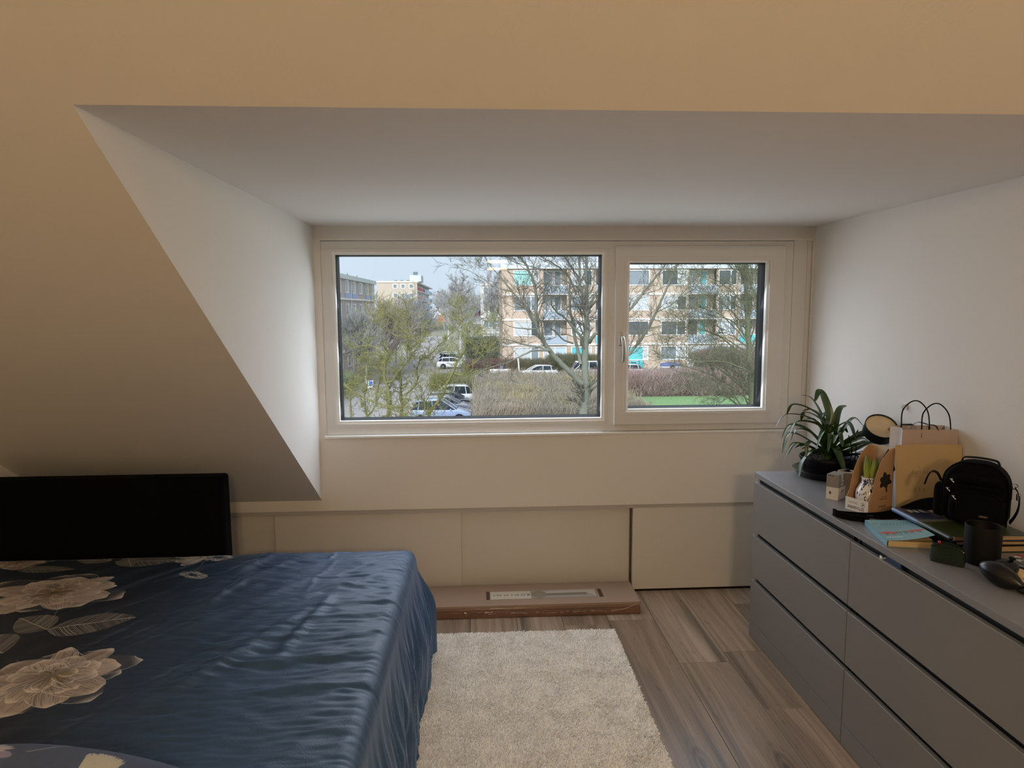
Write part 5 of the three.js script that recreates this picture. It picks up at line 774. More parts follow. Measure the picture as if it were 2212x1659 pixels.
{ // four-storey flats opposite
  const b = thing('apartment_building', 'four storey brick block of flats with white framed windows and balconies across the lawn', 'building', [0, 0, -82]);
  const X = (px) => (3.25 + (px - 1085) * 0.05656) * 1.049, Yp = (py) => 1.523 + (6.22 - (py - 580) * 0.0557 - 1.523) * 1.049;
  const brick = mat('#ffffff', 0.9, { map: rep(canvasTex(128, 128, (g, W, H) => { seed(19); g.fillStyle = '#c1ae9c'; g.fillRect(0, 0, W, H); for (let y = 0; y < H; y += 4) for (let x = 0; x < W; x += 10) { const v = rr(-12, 12); g.fillStyle = `rgb(${193 + v | 0},${174 + v | 0},${156 + v | 0})`; g.fillRect(x + (y % 8 ? 5 : 0), y, 10, 4); } }), 0.5, 0.5) });
  const cols = [['w', 1109, 1163, [1146]], ['l', 1172, 1222], ['w', 1232, 1276, [1262]], ['l', 1284, 1330], ['w', 1348, 1399], ['w', 1425, 1480, [1460]], ['l', 1484, 1545], ['w', 1548, 1589, [1575]], ['l', 1597, 1640], ['w', 1660, 1712, [1696]], ['w', 1740, 1790], ['l', 1812, 1860], ['w', 1880, 1935], ['w', 1960, 2012], ['l', 2035, 2085], ['w', 2110, 2165], ['w', 2200, 2255]];
  const rows = [[583, 616, 633], [638, 670, 687], [692, 724, 741], [747, 778, 796]], holes = [];
  seed(50);
  rows.forEach(([t, bt, fl], r) => cols.forEach(([k, a, c, bars], i) => {
    if (k === 'l' && r < 3) {
      holes.push([X(a), X(c), Yp(fl), Yp(t - 2)]);
      const x0 = X(a), x1 = X(c), y0 = Yp(fl), y1 = Yp(t - 2), mid = (x0 + x1) / 2;
      part(b, 'balcony_floor', span(x0, x1, y0 - 0.12, y0, -1.3, 0.3), slabM);
      part(b, 'balcony_wall', span(x0 - 0.1, x1 + 0.1, y0, y1, -1.5, -1.3), mat('#cdbfae', 0.9));
      windowAt(b, x0 + 0.15, mid - 0.1, y0 + 0.9, y1 - 0.15, -1.26, PANES[(r + i) % 4]); windowAt(b, mid, mid + 0.95, y0 + 0.05, y1 - 0.15, -1.26, i === 6 ? [teal] : [glassB]);
      part(b, 'balustrade', span(x0, x1, y0 + 0.05, y0 + 1.0, 0.2, 0.26), (r + i) % 5 === 0 ? teal : balk);
      part(b, 'handrail', span(x0, x1, y0 + 1.0, y0 + 1.07, 0.18, 0.28), whiteFrame);
      return;
    }
    const x0 = X(a), x1 = X(c);
    holes.push([x0, x1, Yp(bt), Yp(t)]);
    const full = r === 0 && i === 0;
    windowAt(b, x0, x1, Yp(bt), Yp(t), 0, full ? [mat('#9fdcd6', 0.4), curtain] : k === 'l' ? [curtain, paleBlue] : r === 3 && (i === 2 || i === 4) ? [teal, curtain] : [PANES[Math.floor(rnd() * 4)], PANES[Math.floor(rnd() * 3)]], bars ? bars.map(X) : r === 3 && i === 4 ? [X(1388)] : k === 'l' ? [(x0 + x1) / 2] : []);
  }));
  part(b, 'wall', poly(rect(X(1085), X(2300), G - 0.1, Yp(580)), 0.3, 0, openings(holes)).translate(0, 0, -0.3), brick);
  part(b, 'wall', span(X(1085), X(1085) + 0.3, G - 0.1, Yp(580), -11, -0.3), brick);
  part(b, 'interior', span(X(1085) + 0.4, X(2300), G, Yp(580), -11, -1.6), mat('#4a4743', 0.9));
  for (const y of [634, 688, 742]) part(b, 'floor_band', span(X(1085), X(2300), Yp(y) - 0.14, Yp(y) + 0.12, 0.002, 0.09), slabM);
  part(b, 'roof_fascia', span(X(1082), X(2300), Yp(580), Yp(566), -11, 0.25), mat('#d3dde4', 0.7)); part(b, 'roof', span(X(1084), X(2300), Yp(566), Yp(565), -10.8, 0.1), mat('#8a8d8f', 0.9));
  for (const [px, w] of [[1150, 3], [1300, 2.4], [1500, 3]]) part(b, 'roof_hatch', span(X(px), X(px) + w, Yp(565), Yp(565) + 2.2, -8, -5), mat('#cfd6da', 0.8));
  // ground floor doors
  for (const [a, c] of [[1232, 1276], [1359, 1389]]) { const d = part(b, 'door', span(X(a), X(c), Yp(796), Yp(779), 0.01, 0.08), teal); part(d, 'door_window', span(X(a) + 0.2, X(a) + 0.8, Yp(792), Yp(782), 0.081, 0.09), glassA); }
  for (const [a, c] of [[1172, 1222], [1484, 1545]]) part(b, 'storage_front', span(X(a), X(c), Yp(796), Yp(779), 0.01, 0.08), mat('#e6e9ea', 0.7));
}
{ // hazier wing of flats behind its left end
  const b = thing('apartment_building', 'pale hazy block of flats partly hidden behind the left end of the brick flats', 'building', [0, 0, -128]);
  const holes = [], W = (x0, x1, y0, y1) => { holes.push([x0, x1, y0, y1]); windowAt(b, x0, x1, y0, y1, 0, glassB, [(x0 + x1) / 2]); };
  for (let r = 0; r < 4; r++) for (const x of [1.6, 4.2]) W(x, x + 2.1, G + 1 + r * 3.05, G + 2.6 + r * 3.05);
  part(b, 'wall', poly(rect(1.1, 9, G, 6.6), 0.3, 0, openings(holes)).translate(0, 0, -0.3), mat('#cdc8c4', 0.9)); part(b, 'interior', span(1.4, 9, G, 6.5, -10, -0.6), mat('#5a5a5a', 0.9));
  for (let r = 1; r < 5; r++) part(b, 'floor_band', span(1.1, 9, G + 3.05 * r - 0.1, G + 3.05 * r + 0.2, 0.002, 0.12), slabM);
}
{ // row of flats along the left of the street, its long side turned to the road
  const b = thing('terrace_building', 'long flat roofed brick terrace with pale blue panels at the left of the street', 'building', [-15.25, 0, -70], Math.PI / 2 - 0.035);
  // local x runs away down the street, +z faces the road
  const holes = [], L = 25.5, at = (px) => 1466 * 14.7 / (1026 - px) - 3.48 - 70, W = (a, c, y0, y1, gl, bars) => { holes.push([a, c, y0, y1]); windowAt(b, a, c, y0, y1, 0, gl, bars); };
  [[729, 736], [743, 750], [758.5, 764], [771, 775.5], [782, 787], [794, 798], [803, 806.5]].forEach(([p, q], k) => { const a = at(p), c = at(q); W(a, c, 3.45, 4.95, [glassB, curtain], [(a + c) / 2]); W(a, c, 0.5, 2.2, [glassA, curtain], [(a + c) / 2]); W(a, c, -2.2, -0.7, [glassA], []); W(a, c, -5.2, -3.7, [glassA], []); if (k % 3 !== 1) for (const y of [2.9, -0.1]) part(b, 'panel', span(a - 0.5, c + 0.7, y, y + 0.5, 0.01, 0.1), mat('#a9b8da', 0.7)); });
  part(b, 'wall', poly(rect(-14, L, G - 0.1, 5.0), 0.3, 0, openings(holes)).translate(0, 0, -0.3), mat('#bdaea7', 0.9)); part(b, 'interior', span(-14, L - 0.3, G, 4.9, -9, -0.6), mat('#4b4744', 0.9)); part(b, 'end_wall', span(L - 0.3, L, G, 5, -9, -0.3), mat('#bdaea7', 0.9));
  for (const y of [2.62, -0.45, -3.4]) part(b, 'floor_band', span(-14, L, y, y + 0.24, 0.01, 0.16), slabM);
  part(b, 'roof_fascia', span(-14, L + 0.15, 5.0, 5.52, -9.1, 0.3), mat('#cfd6d3', 0.8));
  for (const p of [745, 765, 783, 798]) part(b, 'roof_vent', tube([[at(p), 5.5, -1.5], [at(p), 6.15, -1.5]], 0.05, 6), mat('#5e6265', 0.7));
  part(b, 'downpipe', tube([[at(767), 5, 0.08], [at(767), -6, 0.08]], 0.06, 6), whiteFrame);
}
{ // tall flats further down the street: beige end wall and a side of red balconies
  const b = thing('apartment_building', 'distant tall flats with a beige end wall and red balconies along its side', 'building', [-32.2, 0, -225]);
  const holes = [], S = 1.928, Ym = (py) => 1.523 + (667 - py) / 1466 * 228.5;
  for (const [p, q] of [[846, 856], [863, 872.5], [880, 890]]) for (let r = 0; r < 4; r++) { const x0 = (p - 813) * 0.1558, x1 = (q - 813) * 0.1558, y1 = Ym(613.5 + r * 19), y0 = Ym(624 + r * 19); holes.push([x0, x1, y0, y1]); const w = part(b, 'window', ring([x0, x1, y0, y1], [x0 + 0.22, x1 - 0.22, y0 + 0.22, y1 - 0.22], -0.1, 0.12), whiteFrame); part(w, 'pane', span(x0 + 0.22, x1 - 0.22, y0 + 0.22, y1 - 0.22, -0.06, -0.02), glassB); }
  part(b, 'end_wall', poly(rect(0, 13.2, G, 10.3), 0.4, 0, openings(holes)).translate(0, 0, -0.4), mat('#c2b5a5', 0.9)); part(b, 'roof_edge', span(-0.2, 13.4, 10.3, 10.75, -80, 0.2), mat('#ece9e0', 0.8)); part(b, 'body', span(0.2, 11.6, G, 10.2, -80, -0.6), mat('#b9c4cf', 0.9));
  for (let r = 0; r < 5; r++) { const y = G + 1.8 + r * 3.05; part(b, 'gallery', span(11.5, 13.2, y - 0.3, y, -78, -0.5), slabM); part(b, 'red_parapet', span(13.1, 13.3, y, y + 1.05, -34, -0.6), r > 0 && r < 5 ? mat('#b55f6a', 0.8) : paleBlue); part(b, 'blue_parapet', span(13.05, 13.25, y, y + 1.1, -78, -34.2), mat('#a9c9e0', 0.8)); for (let k = 0; k < 8; k++) { const w = part(b, 'window', span(11.6, 11.75, y + 0.9, y + 2.3, -8 - k * 9, -4 - k * 9), whiteFrame); part(w, 'pane', span(11.76, 11.78, y + 1.05, y + 2.15, -7.6 - k * 9, -4.4 - k * 9), glassB); } }
  part(b, 'lift_house', span(10.4, 14.2, 10.75, 12.9, -14, -4), mat('#bfc6c8', 0.8)); part(b, 'chimney', span(11.2, 12.6, 12.9, 14.2, -10, -8), mat('#6f7a80', 0.8)); for (const x of [5.1, 7.1, 9.2]) part(b, 'roof_vent', span(x, x + 0.9, 10.75, 11.3, -6, -5), mat('#7d7a70', 0.8));
}
{ // low houses where the street ends
  const b = thing('house', 'low brown gabled building at the far end of the street', 'building', [-19, 0, -330]);
  part(b, 'wall', span(0, 7.6, G, 4.4, -12, 0), mat('#b39468', 0.9)); part(b, 'roof', poly([[-0.3, 4.4], [7.9, 4.4], [5.6, 9.2], [1.0, 10.2]], 12).translate(0, 0, -12), mat('#a07c5a', 0.9)); for (const y of [1.2, -1.6]) part(b, 'band', span(0, 7.6, y, y + 0.6, 0.01, 0.2), slabM);
  for (let k = 0; k < 3; k++) { const w = part(b, 'window', span(0.8 + k * 2.3, 2.3 + k * 2.3, -0.7, 0.9, 0.01, 0.15), whiteFrame); part(w, 'pane', span(1.0 + k * 2.3, 2.1 + k * 2.3, -0.5, 0.7, 0.151, 0.17), glassB); }
  const c = thing('terraced_houses', 'white terraced houses with dark red roofs far down the street', 'building', [-10.4, 0, -346]);
  part(c, 'wall', span(0, 24, G, 2.4, -9, 0), mat('#d3d6da', 0.9)); part(c, 'roof', poly([[0.3, 2.4], [-9.3, 2.4], [-4.5, 5.2]], 24.4).rotateY(Math.PI / 2).translate(-0.2, 0, 0), mat('#8f8b92', 0.9)); part(c, 'awning', span(-0.2, 24, -2.6, -0.2, 0.01, 1.4), mat('#9c5f66', 0.8));
  for (let k = 0; k < 9; k++) { const w = part(c, 'window', span(0.8 + k * 2.6, 2.4 + k * 2.6, 0.3, 1.9, 0.01, 0.14), whiteFrame); part(w, 'pane', span(1.0 + k * 2.6, 2.2 + k * 2.6, 0.5, 1.7, 0.141, 0.16), glassA); }
  const d = thing('tent', 'tiny white and orange tent roof at the end of the street', 'tent', [-14.4, G, -262]); part(d, 'canopy', lathe([[0, 7.0], [1.2, 5.8], [3.2, 4.2], [3.2, 3.6], [0, 3.7]], 6), mat('#f1efec', 0.8)); part(d, 'orange_panel', box(2.6, 2.2, 0.2, 1.6, 4.4, 3.0), mat('#e58a62', 0.8)); for (const [x, z] of [[2.4, 1.5], [-2.4, 1.5], [2.4, -1.5], [-2.4, -1.5]]) part(d, 'pole', tube([[x, 0, z], [x, 4, z]], 0.08, 6), whiteFrame);
}
// ----- cars -----
const tyre = mat('#17181a', 0.8), rim = mat('#b9bcc0', 0.3, { metalness: 0.7 }), carGlass = phys('#27323a', 0.05), lampWhite = phys('#e6e9ec', 0.1), lampRed = phys('#b3262a', 0.2);
const wheelG = lathe([[0.12, -0.1], [0.29, -0.1], [0.315, -0.07], [0.315, 0.07], [0.29, 0.1], [0.12, 0.1], [0.12, -0.1]], 24).rotateX(Math.PI / 2), rimG = (() => { const gs = [lathe([[0.16, 0.06], [0.215, 0.1], [0.225, 0.102], [0.225, 0.06], [0.16, 0.06]], 24).rotateX(Math.PI / 2), lathe([[0, 0.075], [0.05, 0.075], [0.05, 0.095], [0, 0.1]], 12).rotateX(Math.PI / 2)]; for (let k = 0; k < 7; k++) gs.push(new THREE.BoxGeometry(0.045, 0.2, 0.03).translate(0, 0.11, 0.085).rotateZ(k * 0.8976)); return merge(gs); })();
const sideShape = (pts, w, b) => { const g = poly(pts, w, b); g.translate(0, 0, -w / 2); return toCreasedNormals(g, 0.6); };
function car(label, color, [x, z], turn = 0, kind = 'hatch', group) { // nose along +x
  const t = thing('car', label, 'car', [x, G + 0.013, z], turn, group), paint = phys(color, 0.3, { clearcoat: 1, clearcoatRoughness: 0.05 });
  const arch = (c) => Array.from({ length: 9 }, (_, k) => { const a = Math.PI * (1 - k / 8); return [c + 0.37 * Math.cos(a), 0.3 + 0.37 * Math.sin(a)]; });
  const van = kind === 'van', T = van ? 1.85 : kind === 'mpv' ? 1.6 : 1.45;
  part(t, 'body', sideShape([[-2.05, 0.28], ...arch(-1.28), ...arch(1.32), [2.0, 0.26], [2.12, 0.4], [2.1, 0.66], [1.95, 0.8], [1.1, 0.96], [-2.0, 0.98], [-2.12, 0.78], [-2.12, 0.42]], 1.72, 0.07), paint);
  const cab = van ? [[-2.0, 0.95], [-2.02, T - 0.1], [-1.9, T], [0.75, T], [0.95, T - 0.12], [1.5, 0.95]] : [[-1.98, 0.95], [-1.86, 1.08], [-1.55, T - 0.06], [-1.35, T], [-0.1, T + 0.03], [0.25, T - 0.02], [1.15, 0.95]];
  part(t, 'windows', sideShape(cab, 1.5, 0.05), carGlass);
  part(t, 'roof', sideShape(van ? [[-2.03, T - 0.12], [-1.9, T + 0.02], [0.76, T + 0.02], [0.9, T - 0.06], [0.7, T - 0.06], [-1.85, T - 0.06]] : [[-1.6, T - 0.08], [-1.36, T + 0.015], [-0.1, T + 0.045], [0.3, T - 0.02], [0.1, T - 0.03], [-1.3, T - 0.035]], 1.46, 0.03), paint);
  for (const s of [-1, 1]) for (const [a, b2] of [[[1.12, 0.95], [0.2, T - 0.02]], [[-0.45, 0.95], [-0.5, T]], [[-1.45, 0.95], [-1.35, T - 0.02]]]) part(t, 'pillar', tube([[a[0], a[1], s * 0.745], [b2[0], b2[1], s * 0.72]], 0.04, 6), paint);
  for (const [wx, s] of [[-1.28, 1], [-1.28, -1], [1.32, 1], [1.32, -1]]) { const w = part(t, 'wheel', wheelG, tyre, [wx, 0.315, s * 0.76], [0, s < 0 ? Math.PI : 0, 0]); part(w, 'rim', rimG, rim); }
  for (const s of [-1, 1]) { part(t, 'headlamp', box(0.22, 0.14, 0.3, 1.98, 0.68, s * 0.62, 0.05), lampWhite); part(t, 'tail_lamp', box(0.1, 0.3, 0.2, -2.06, 0.82, s * 0.7, 0.03), lampRed); part(t, 'mirror', box(0.12, 0.1, 0.16, 0.75, 1.0, s * 0.88, 0.04), paint); }
  part(t, 'bumper', merge(box(0.1, 0.2, 1.6, 2.09, 0.38, 0, 0.04)), blackPlastic);
}
const row = 'cars parked in the bay';
car('pale grey blue estate car nearest the window frame in the street parking bay', '#8fa3c4', [-2.45, -42.6], 0, 'mpv');
car('dark grey hatchback with its front wheel showing in the street parking bay', '#70747f', [-2.25, -45.6], 0, 'hatch');
car('black car behind the dark grey hatchback in the parking bay', '#2d3038', [-2.0, -48.3], 0, 'hatch');
car('silver car with bright red tail lamp parked furthest back in the near bay', '#d5d9dd', [-2.2, -51.2], Math.PI, 'mpv');
car('white car parked first in the far row beyond the cross street', '#eef2f4', [-2.9, -85], 0, 'hatch');
car('light blue car parked in the far row behind the white one', '#bcd6e6', [-3.1, -91], 0, 'mpv');
car('pale silver car parked last in the far row', '#d9dfe2', [-3.4, -97], 0, 'hatch');
car('white car standing on the cross street behind the hedge', '#eef3f6', [6.9, -71.2], Math.PI, 'hatch');
car('long white van behind the hedge on the cross street', '#f2f5f7', [12.0, -71.2], Math.PI, 'van');
car('white car half hidden by the big tree trunk beyond the hedge', '#eef2f6', [16.6, -71.4], Math.PI, 'hatch');
{ const t = thing('utility_box', 'white street cabinet at the corner behind the yellow bushes', 'cabinet', [2.75, G, -72.3]); part(t, 'cabinet', box(2.3, 0.95, 0.6, 0, 0.5, 0, 0.03), whiteFrame); part(t, 'plinth', box(2.36, 0.12, 0.66, 0, 0.06, 0), mat('#b8bcbd', 0.8)); part(t, 'door', box(0.7, 0.75, 0.02, -0.5, 0.52, 0.31), mat('#e9f1f3', 0.6)); part(t, 'sign', box(0.35, 0.45, 0.05, 0.15, 1.16, 0), mat('#5d6888', 0.6)); }
{ const t = thing('street_post', 'slim pale post beside the cross street', 'post', [5.0, G, -73.5]); part(t, 'post', tube([[0, 0, 0], [-0.12, 1.6, 0], [-0.2, 2.4, 0]], 0.09, 8), mat('#dcd9cf', 0.7)); part(t, 'cap', lathe([[0, 0.04], [0.11, 0.02], [0.11, -0.04], [0, -0.05]], 10), mat('#c9c6bc', 0.6), [-0.2, 2.42, 0]); }
{ const t = thing('covered_trailer', 'low trailer under a blue cover on the paving before the flats', 'trailer', [24.4, G + 0.05, -80]); part(t, 'cover', sideShape([[-1.3, 0.4], [-1.1, 0.75], [0, 0.92], [1.1, 0.75], [1.3, 0.4]], 1.3, 0.06), mat('#56689c', 0.6)); part(t, 'bed', box(2.6, 0.15, 1.3, 0, 0.35, 0), mat('#d7dbe0', 0.6)); for (const s of [-1, 1]) part(t, 'wheel', wheelG, tyre, [0, 0.315, s * 0.7]); part(t, 'red_panel', box(0.6, 0.2, 0.02, 0.2, 0.62, 0.62), mat('#c4566a', 0.6)); }
for (const [i, x, label] of [[0, 19.4, 'black bicycle parked left by the turquoise door'], [1, 20.9, 'bicycle parked right of the turquoise door']]) {
  const t = thing('bicycle', label, 'bicycle', [x, G + 0.05, -81.3], 0.1, i ? undefined : undefined), bk = mat('#2c3440', 0.5);
  for (const wx of [-0.53, 0.53]) part(t, 'wheel', new THREE.TorusGeometry(0.33, 0.02, 6, 24), tyre, [wx, 0.35, 0]);
  part(t, 'frame', merge(...[[[-0.53, 0.35], [-0.1, 0.34]], [[-0.1, 0.34], [-0.2, 0.85]], [[-0.1, 0.34], [0.35, 0.8]], [[-0.2, 0.75], [0.35, 0.8]], [[-0.53, 0.35], [-0.2, 0.75]], [[0.53, 0.35], [0.33, 0.95]]].map(([a, b]) => tube([[a[0], a[1], 0], [b[0], b[1], 0]], 0.02, 6))), bk);
  part(t, 'handlebar', tube([[0.3, 0.98, -0.28], [0.36, 1.0, 0], [0.3, 0.98, 0.28]], 0.016, 6), bk); part(t, 'saddle', box(0.26, 0.06, 0.14, -0.22, 0.9, 0, 0.025), tyre);
}
{ const t = thing('street_sign', 'small blue and white sign plate standing at the road edge behind mossy branches', 'sign', [-8.6, G, -52]); t.scale.setScalar(0.75); part(t, 'pole', tube([[0, 0, 0], [0, 2.6, 0]], 0.04, 6), mat('#c8ccd0', 0.5)); part(t, 'plate', box(0.7, 0.9, 0.04, 0, 2.2, 0.04, 0.01), mat('#e9eef3', 0.5)); part(t, 'blue_field', box(0.4, 0.5, 0.02, 0.1, 2.3, 0.065), mat('#3a62b0', 0.5)); }
// ----- hedges, bushes and trees -----
const stickGeo = (() => { const m = new Mesher(); seed(61); for (let k = 0; k < 7; k++) { const a = V(rr(-0.25, 0.25), rr(-0.3, 0.05), rr(-0.25, 0.25)), b = a.clone().add(V(rr(-0.3, 0.3), rr(0.15, 0.55), rr(-0.3, 0.3))), c = b.clone().add(V(rr(-0.2, 0.2), rr(0.0, 0.3), rr(-0.2, 0.2))); m.tube([a, b, c], [0.014, 0.009, 0.004], 3, false); } return m.geo(); })();
function hedge(name, label, category, cx, cz, w, d, h, tones, n, core) { // twiggy mass over a lumpy core
  const t = thing(name, label, category, [cx, G, cz]), o = new THREE.Object3D(), col = new THREE.Color();
  const topAt = (x, z) => h * (0.86 + 0.22 * fbm((x + cx) * 0.35, (z + cz) * 0.35, h, 3)) * Math.min(1, 0.55 + 0.9 * Math.sqrt(Math.max(0, Math.min(w / 2 - Math.abs(x), d / 2 - Math.abs(z)))));
  part(t, 'hedge_core', grid(36, 24, (u, v) => { const x = (u - 0.5) * w * 0.98, z = (0.5 - v) * d * 0.98, e = Math.min(1, 6 * Math.min(u, 1 - u) * w / 4, 6 * Math.min(v, 1 - v) * d / 4); return [x, (topAt(x, z) - 0.3) * Math.max(0, e), z]; }), mat(core, 1));
  const m = new THREE.InstancedMesh(stickGeo, mat('#ffffff', 0.95), n); seed(n + Math.round(cx * 10));
  for (let k = 0; k < n; k++) {
    let x = rr(-w / 2, w / 2), z = rr(-d / 2, d / 2), y; if (rnd() < 0.4) { z = d / 2 + rr(-0.5, 0.15); y = rr(0.1, 1) * topAt(x, d / 2 - 0.3); } else y = topAt(x, z) * rr(0.82, 1.02);
    o.position.set(x, y, z); o.rotation.set(rr(-0.6, 0.6), rr(0, 6.3), rr(-0.6, 0.6)); o.scale.setScalar(rr(0.7, 1.4)); o.updateMatrix(); m.setMatrixAt(k, o.matrix);
    const f = 0.5 + fbm((x + cx) * 0.22, y * 0.5 + (z + cz) * 0.2, 3, 2) * 1.5, i = clamp(Math.floor((f + rr(-0.25, 0.25)) * tones.length), 0, tones.length - 1); m.setColorAt(k, col.set(tones[i]).multiplyScalar(rr(0.7, 1.2)));
  }
  m.name = 'twigs'; stuff(shadows(m)); t.add(m); return t;
}
hedge('hedge', 'wide grey brown winter hedge in front of the parked cars and big tree', 'hedge', 4.95, -44, 9.7, 21, 2.15, ['#b5ab80', '#aaa48c', '#a39c92', '#aca394', '#b8a996'], 15000, '#5f5a4e');
hedge('hedge', 'reddish brown bare hedge along the back of the green lawn', 'hedge', 22, -57.4, 24, 5.2, 1.75, ['#b59b97', '#a8928d', '#bda7a2', '#a99a91'], 9000, '#6a5a55');
hedge('hedge', 'low russet hedge on the far side of the cross street', 'hedge', 3.6, -77.6, 10, 2.4, 1.3, ['#8a5f58', '#7d6a5c', '#71735c'], 1800, '#5c4a42');
hedge('bush', 'dark green bush mass at the corner before the flats', 'bush', 1.0, -95, 4.4, 6.5, 3.4, ['#5c6b4c', '#6a7659', '#7b7d6b'], 3200, '#46503c');
hedge('bush', 'evergreen bushes under the windows of the brick flats', 'bush', 13.6, -79.6, 9.5, 2.4, 1.7, ['#7f8062', '#6f745a', '#8d8a70'], 2200, '#5b5c48');
hedge('bush', 'bare purple brown shrubs before the ground floor of the flats', 'bush', 31, -76, 9, 6, 2.6, ['#967f7c', '#8a7a72', '#a08c86'], 2600, '#6b5c58');
hedge('bush', 'low clipped shrubs at the end of the near parking bay', 'bush', -1.6, -58.5, 4.6, 4.5, 1.4, ['#8f9464', '#7f8659', '#9a9a76'], 1600, '#5b5f45');
hedge('bush', 'grey green shrubs along the left edge of the road', 'bush', -13.1, -50, 2.8, 26, 1.6, ['#8d9672', '#7d8a6c', '#9c9f86'], 3600, '#636b55');

function twig(m, p, dir, len, r, level, opt) { // a crooked twig with side twigs
  const n = 4, pts = [p.clone()], d = dir.clone().normalize(); let q = p.clone();
  for (let k = 0; k < n; k++) { d.add(V(rr(-1, 1), rr(-1, 1) + (opt.up ?? 0.15), rr(-1, 1)).multiplyScalar(opt.crook)).normalize(); q = q.clone().addScaledVector(d, len / n); pts.push(q); }
  m.tube(pts, (s) => Math.max(opt.min, r * (1 - 0.75 * s)), level > 1 ? 5 : 3, false);
  if (level > 0) { const c = Math.round(rr(opt.kids[0], opt.kids[1])); for (let k = 0; k < c; k++) { const s = rr(0.25, 1), i = Math.min(n - 1, Math.floor(s * n)), at = pts[i].clone().lerp(pts[i + 1], s * n - i), nd = d.clone().add(V(rr(-1, 1), rr(-0.7, 1), rr(-1, 1)).multiplyScalar(opt.spread)); twig(m, at, nd, len * rr(0.35, 0.7), r * 0.55, level - 1, opt); } }
}
const bark = (a, b) => mat('#ffffff', 0.95, { map: rep(mottled(a, b, 6), 1, 1.5) });
function limbTree(label, limbs, barkM, twigM, opt, foot, s) {
  const t = thing('tree', label, 'tree', [foot[0], G, foot[2]]); seed(s);
  const loc = (p) => V(p[0] - foot[0], p[1] - G, p[2] - foot[2]), tw = new Mesher();
  limbs.forEach(([pts, R0, R1], k) => {
    const r0 = R0 * (opt.thick || 1), r1 = R1 * (opt.thick || 1);
    let P = pts.map(loc); if (opt.trunks.includes(k)) { P.unshift(V(P[0].x * 0.5 + rr(-0.1, 0.1), 0, P[0].z * 0.5)); }
    const c = new THREE.CatmullRomCurve3(P, false, 'centripetal').getPoints(P.length * 6), wob = opt.knob;
    for (const q of c) q.add(V(noise(q.x * 5, q.y * 5, k), noise(q.y * 5, q.z * 5, k + 9), noise(q.z * 5, q.x * 5, k + 5)).multiplyScalar(wob));
    const foot0 = opt.trunks.includes(k);
    part(t, k === 0 ? 'trunk' : 'branch', tube(c, (u) => lerp(r0, r1, u) * (foot0 ? 1 + 0.6 * Math.pow(1 - u, 6) : 1) * (1 + 0.12 * noise(u * 40, k)), r0 > 0.05 ? 10 : 6), barkM);
    const L = new THREE.CatmullRomCurve3(P).getLength(), cnt = Math.round(L * opt.per * (opt.trunks.includes(k) ? 0.35 : 1));
    for (let i = 0; i < cnt; i++) { const u = Math.pow(rr(opt.from, 1), 0.8), q = c[Math.floor(u * (c.length - 1))]; if (q.y + G < -3.4) continue; const tg = c[Math.min(c.length - 1, Math.floor(u * (c.length - 1)) + 1)].clone().sub(q), d = tg.normalize().multiplyScalar(0.7).add(V(rr(-1, 1), rr(-0.5, 1), rr(-1, 1)).multiplyScalar(opt.out)); twig(tw, q, d, rr(...opt.len), Math.max(opt.min * 1.2, lerp(r0, r1, u) * 0.35), opt.levels, opt); }
  });
  stuff(part(t, 'twigs', tw.geo(), twigM)); return t;
}
limbTree('big bare tree with a thick mottled trunk standing before the flats', BIG, bark('#8f9386', '#6b6d60'), mat('#77756a', 0.95), { trunks: [0], knob: 0.03, per: 3.6, from: 0.2, out: 0.85, len: [0.5, 1.6], levels: 2, min: 0.0045, crook: 0.28, kids: [4, 7], spread: 0.75, up: 0.1 }, [4.1, 0, -22.1], 11);
limbTree('crooked mossy yellow green tree nearest the window on the left', MOSS, bark('#9a9c58', '#665d45'), mat('#8e8c58', 0.95), { thick: 0.78, trunks: [0, 6, 10, 14, 15], knob: 0.03, per: 19, from: 0.08, out: 1.3, len: [0.1, 0.46], levels: 2, min: 0.0034, crook: 0.6, kids: [2, 5], spread: 1.0, up: 0.12 }, [-1.4, 0, -11], 23);
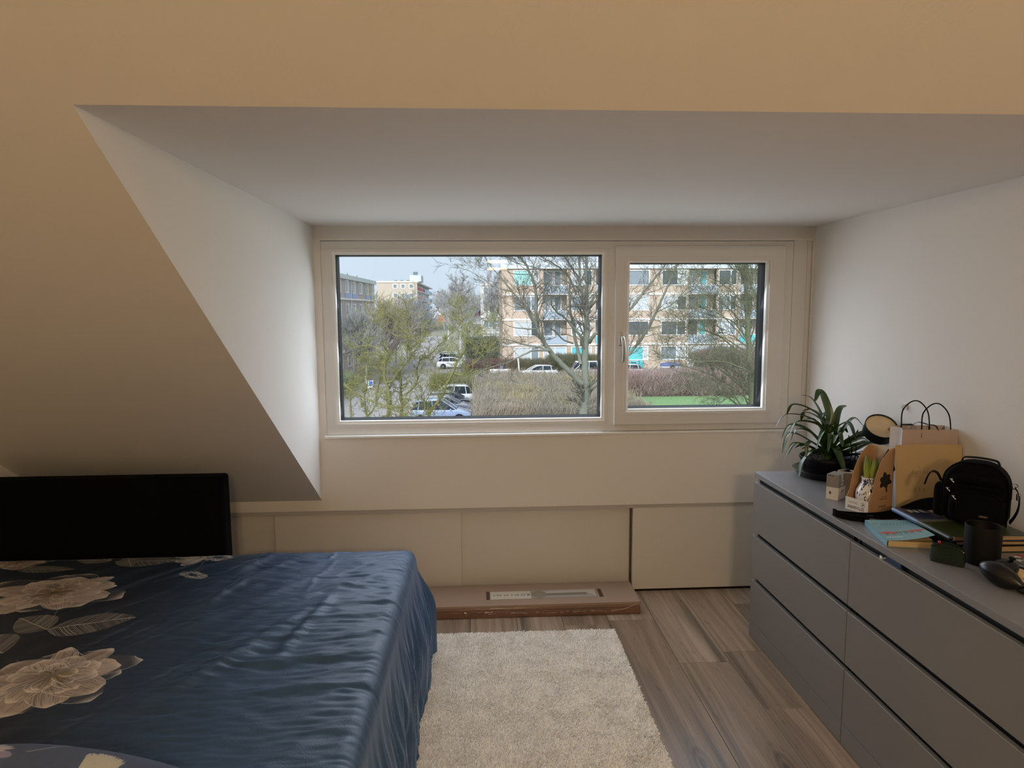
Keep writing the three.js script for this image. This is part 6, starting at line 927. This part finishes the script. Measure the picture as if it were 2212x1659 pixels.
{ // tree at the right: a trunk at the window's edge, long mossy boughs drooping to the left
  const L = []; seed(90);
  L.push([[[7.75, -2.2, -15], [7.7, -0.8, -15], [7.56, 0.74, -15], [7.5, 2.0, -15.1], [7.52, 2.9, -15.2]], 0.10, 0.05]);
  const ends = [[6.2, 1.9, -14.4], [5.7, 2.5, -15.6], [6.6, 3.1, -14.2], [7.0, 3.4, -15.6], [5.5, 1.5, -14.6], [6.0, 1.0, -15.9], [5.2, 0.9, -14.2], [6.3, 0.2, -14.3], [5.8, -0.1, -15.5], [5.0, 0.2, -14.9], [6.7, -0.5, -14.1], [6.1, -0.75, -15.2], [8.1, 2.6, -14.4], [8.2, 1.4, -15.4], [6.9, 2.4, -14.0], [7.2, -0.6, -14.2], [6.6, -1.1, -14.6], [7.4, 1.6, -13.8], [7.9, 0.2, -14.2], [6.5, 1.3, -15.0]];
  ends.forEach((e, k) => { const y0 = clamp(e[1] - 0.9 + 0.5 * noise(k * 3.3), -1.5, 2.2), b = [7.62, y0, -15]; const mid = [(b[0] + e[0]) / 2 + rr(-0.1, 0.1), (b[1] + e[1]) / 2 + rr(0.1, 0.4), (b[2] + e[2]) / 2 + rr(-0.2, 0.2)]; L.push([[b, mid, e], rr(0.018, 0.03), 0.006]); });
  L.push([[[8.3, -1.2, -14.4], [7.87, -0.45, -14.2], [7.2, -0.15, -14], [6.5, 0.1, -13.8], [5.6, 0.15, -13.7]], 0.035, 0.01]);
  limbTree('spreading mossy bare tree at the right edge of the opening window', L, bark('#858a68', '#62644f'), mat('#797a62', 0.95), { trunks: [0], knob: 0.03, per: 10, from: 0.12, out: 0.85, len: [0.35, 1.05], levels: 2, min: 0.0036, crook: 0.3, kids: [3, 6], spread: 0.8, up: 0.05 }, [7.7, 0, -15], 31);
}
function farTree(label, x, z, h, w, tone, n, s, min, lv = 3) { // a bare crown of fine twigs on a trunk
  const t = thing('tree', label, 'tree', [x, G, z]), m = new Mesher(), mt = mat(tone, 1); seed(s);
  part(t, 'trunk', tube([[0, 0, 0], [0.1, h * 0.25, 0], [0, h * 0.5, 0.1], [0.05, h * 0.8, 0]], (u) => h * 0.016 * (1.1 - u), 7), mt);
  for (let k = 0; k < n; k++) { const a = rr(0, 6.28), y = h * rr(0.22, 0.72), d = V(Math.cos(a), rr(0.4, 1.5), Math.sin(a)); twig(m, V(0.05 * Math.cos(a), y, 0.05 * Math.sin(a)), d, w * rr(0.35, 0.62) * (1.25 - y / h), h * 0.006, 3, { crook: 0.22, kids: [3, 5], spread: 0.65, up: 0.25, min }); }
  stuff(part(t, 'twigs', m.geo(), mt));
}
farTree('grey bare tree in front of the terrace at the far left', -11.2, -66, 8.4, 5.4, '#adafa9', 110, 41, 0.012);
farTree('grey brown bare tree between the terrace and the beige flats', -9.9, -76, 9.1, 6.4, '#b0a79d', 110, 42, 0.013);
farTree('rounded grey bare tree before the beige end wall', -8.6, -86, 9.6, 7.4, '#a9aaa8', 110, 43, 0.014);
farTree('small bare tree by the road left of the far parked cars', -11.6, -96, 7.6, 6, '#8a8b86', 22, 44, 0.02);
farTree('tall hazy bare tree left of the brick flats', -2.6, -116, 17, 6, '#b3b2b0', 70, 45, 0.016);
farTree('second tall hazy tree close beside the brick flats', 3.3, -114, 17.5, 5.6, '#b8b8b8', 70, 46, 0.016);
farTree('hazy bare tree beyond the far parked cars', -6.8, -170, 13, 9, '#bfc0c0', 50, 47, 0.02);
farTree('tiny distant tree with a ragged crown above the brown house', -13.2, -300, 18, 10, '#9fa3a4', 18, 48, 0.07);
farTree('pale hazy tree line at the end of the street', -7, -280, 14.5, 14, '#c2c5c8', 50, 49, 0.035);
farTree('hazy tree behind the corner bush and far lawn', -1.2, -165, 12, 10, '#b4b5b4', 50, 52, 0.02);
const renderer = new THREE.WebGLRenderer({ antialias: true });
renderer.toneMapping = THREE.LinearToneMapping; renderer.toneMappingExposure = EXPOSURE; renderer.shadowMap.enabled = true;
scene.traverse((o) => { if (o.isPointLight || o.isDirectionalLight) o.castShadow = true; });
renderer.render(scene, camera);
